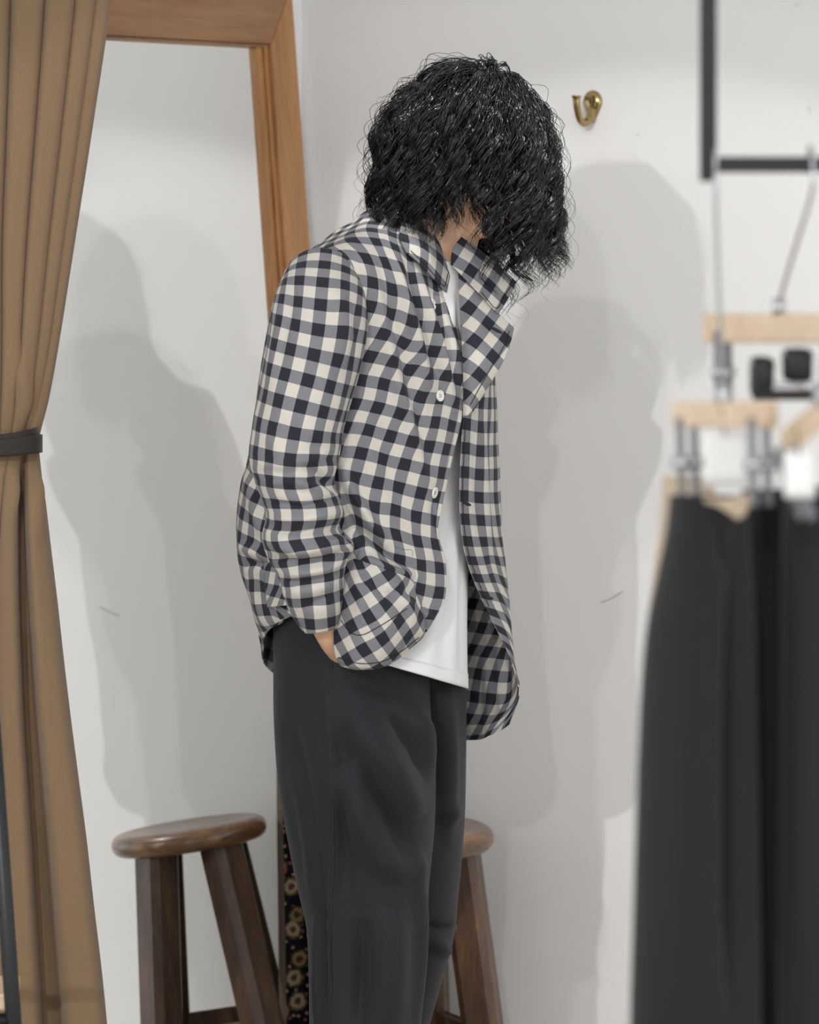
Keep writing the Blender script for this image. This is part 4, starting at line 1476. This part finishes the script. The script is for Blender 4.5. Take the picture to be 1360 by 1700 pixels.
def waves(C, r, amp0, amp1, wl_lo, wl_hi, lock=None):
    """lock: index of the lock every strand belongs to; strands of a lock curl together"""
    n, k = C.shape[:2]
    m = n if lock is None else lock.max() + 1
    pick = np.arange(n) if lock is None else lock
    T = np.gradient(C, axis=1)
    T /= np.linalg.norm(T, axis=2, keepdims=True) + 1e-9
    ref = r.normal(size=(m, 1, 3))[pick]
    A = np.cross(T, ref)
    A /= np.linalg.norm(A, axis=2, keepdims=True) + 1e-9
    B = np.cross(T, A)
    seg = np.linalg.norm(np.diff(C, axis=1), axis=2)
    s_ = np.concatenate([np.zeros((n, 1)), np.cumsum(seg, 1)], 1)
    wl = r.uniform(wl_lo, wl_hi, size=(m, 1))[pick]
    ph = r.uniform(0, 6.28, size=(m, 1))[pick] + 2 * np.pi * s_ / wl
    am = r.uniform(0.6, 1.35, size=(m, 1))[pick]
    if lock is not None:
        ph = ph + r.normal(size=(n, 1)) * 0.25
        am = am * r.uniform(0.8, 1.2, size=(n, 1))
    f = np.linspace(0, 1, k)[None, :]
    a = (amp0 + (amp1 - amp0) * f) * am * np.clip(f * 6, 0, 1)
    return C + (a * np.cos(ph))[..., None] * A + (0.75 * a * np.sin(ph))[..., None] * B


def dense(C, k):
    return np.swapaxes(cr(np.swapaxes(C, 0, 1), k), 0, 1)


def strands_mesh(name, C, rad, parent, sides=3):
    n, k = C.shape[:2]
    T = np.gradient(C, axis=1)
    T /= np.linalg.norm(T, axis=2, keepdims=True) + 1e-9
    A = np.cross(T, np.array([0.31, 0.9, 0.27]))
    A /= np.linalg.norm(A, axis=2, keepdims=True) + 1e-9
    B = np.cross(T, A)
    f = np.linspace(0, 1, k)
    rr = rad * np.clip(1.0 - 0.75 * np.clip((f - 0.55) / 0.45, 0, 1) ** 1.5, 0.2, 1)
    V_ = np.stack([C + rr[None, :, None] * (math.cos(2 * math.pi * j / sides) * A + math.sin(2 * math.pi * j / sides) * B) for j in range(sides)], 2)
    verts = V_.reshape(-1, 3)
    base = (np.arange(n)[:, None, None] * k + np.arange(k - 1)[None, :, None]) * sides
    j = np.arange(sides)[None, None, :]
    j2 = (j + 1) % sides
    q = np.stack([base + j, base + j2, base + sides + j2, base + sides + j], -1).reshape(-1, 4).astype(np.int32)
    me = bpy.data.meshes.new(name)
    me.vertices.add(len(verts))
    me.vertices.foreach_set('co', verts.ravel())
    me.loops.add(q.size)
    me.loops.foreach_set('vertex_index', q.ravel())
    me.polygons.add(len(q))
    me.polygons.foreach_set('loop_start', np.arange(0, q.size, 4, dtype=np.int32))
    me.polygons.foreach_set('loop_total', np.full(len(q), 4, dtype=np.int32))
    me.update(calc_edges=True)
    me.validate()
    return link(name, me, M_HAIR, parent)


K = 32


def trim(C, r, keep):
    """strands that would cover the jaw on the near side end above it"""
    n, k = C.shape[:2]
    px = 680 + F * C[..., 0] / C[..., 1]
    py = HZ - F * (C[..., 2] - EYE) / C[..., 1]
    lim = 322 + r.normal(size=(n, 1)) * 24
    ins = (px > 740) & (px < 816) & (py > lim) & (C[..., 1] < HC[1] + 0.02)
    ins |= (px < 785) & (py > 392 + r.normal(size=(n, 1)) * 14)
    first = np.where(ins.any(1), ins.argmax(1), k - 1)
    first = np.where((r.uniform(size=n) < keep) & ~((px < 785) & (py > 420)).any(1), k - 1, np.maximum(first, 6))
    tt_ = np.linspace(0, 1, k)[None, :] * first[:, None]
    i0 = np.clip(tt_.astype(int), 0, k - 2)
    fr_ = (tt_ - i0)[..., None]
    return np.take_along_axis(C, i0[..., None], 1) * (1 - fr_) + np.take_along_axis(C, i0[..., None] + 1, 1) * fr_


guides, nrm, r = grow(740, 0.228, 5)
guides = dense(guides, K)
NLOCK = 150
root = guides[:, 6]
lockc = r.choice(len(guides), NLOCK, replace=False)
lock = np.argmin(np.linalg.norm(root[:, None] - root[lockc][None], axis=2), 1)
ff = np.linspace(0, 1, K)[None, :, None]
pull = np.clip((ff - 0.12) / 0.5, 0, 1)
pull = pull * pull * (3 - 2 * pull) * r.uniform(0.55, 0.9, size=(len(guides), 1, 1))
guides = guides + (guides[lockc][lock] - guides) * pull
guides = waves(guides, r, 0.0045, 0.0140, 0.050, 0.085, lock)
guides = waves(guides, r, 0.0005, 0.0015, 0.035, 0.07)
guides = trim(guides, r, 0.26)
clump = []
for c in range(8):
    n = len(guides)
    f = np.linspace(0, 1, K)[None, :, None]
    jit = r.normal(size=(n, 1, 3)) * 0.0030
    prof = 1.3 - 0.9 * np.clip(f * 1.5, 0, 1) + 0.8 * np.clip((f - 0.6) / 0.4, 0, 1) ** 1.5
    cut = r.uniform(0.80, 1.0, size=n)
    g = guides + jit * prof
    g = waves(g, r, 0.0002, 0.0008, 0.03, 0.06)
    # vary the strand ends
    tt_ = np.linspace(0, 1, K)[None, :] * cut[:, None] * (K - 1)
    i0 = np.clip(tt_.astype(int), 0, K - 2)
    fr_ = (tt_ - i0)[..., None]
    g = np.take_along_axis(g, i0[..., None], 1) * (1 - fr_) + np.take_along_axis(g, i0[..., None] + 1, 1) * fr_
    clump.append(g)
C = np.concatenate(clump)
hair = strands_mesh('hair', C, 0.00070, PERSON)
hair['label'] = 'chin-length wavy black hair falling over the face'
hair['kind'] = 'stuff'
fly, nrm, r2 = grow(380, 0.225, 9, 1.0)
fly = trim(waves(dense(fly, K), r2, 0.003, 0.014, 0.035, 0.08), r2, 0.5)
fh = strands_mesh('loose_strands', fly, 0.00038, hair)
fh['kind'] = 'stuff'
# black cap added under the strands to block light between them
ell_ = [(0.001, 1.0)] + [(math.sin(a), math.cos(a)) for a in np.linspace(0.1, 1.55, 14)]
V_, Fc = [], []
nseg = 40
for rr, zz in ell_:
    for j in range(nseg):
        a = 2 * math.pi * j / nseg
        # cap axis points up and back, so that the brow stays bare
        ax = np.array([-0.55, 0, 0.835])
        e1_ = np.array([0.835, 0, 0.55])
        e2_ = np.array([0, 1.0, 0])
        dl = ax * zz + (e1_ * math.cos(a) + e2_ * math.sin(a)) * rr
        V_.append(to_world((CC + dl * (CRAN + 0.0035))[None])[0].tolist())
for i in range(len(ell_) - 1):
    for j in range(nseg):
        Fc.append([i * nseg + j, i * nseg + (j + 1) % nseg, (i + 1) * nseg + (j + 1) % nseg, (i + 1) * nseg + j])
me = bpy.data.meshes.new('hair_undercap')
me.from_pydata(V_, [], Fc)
link('hair_undercap', me, M_HAIR, hair)
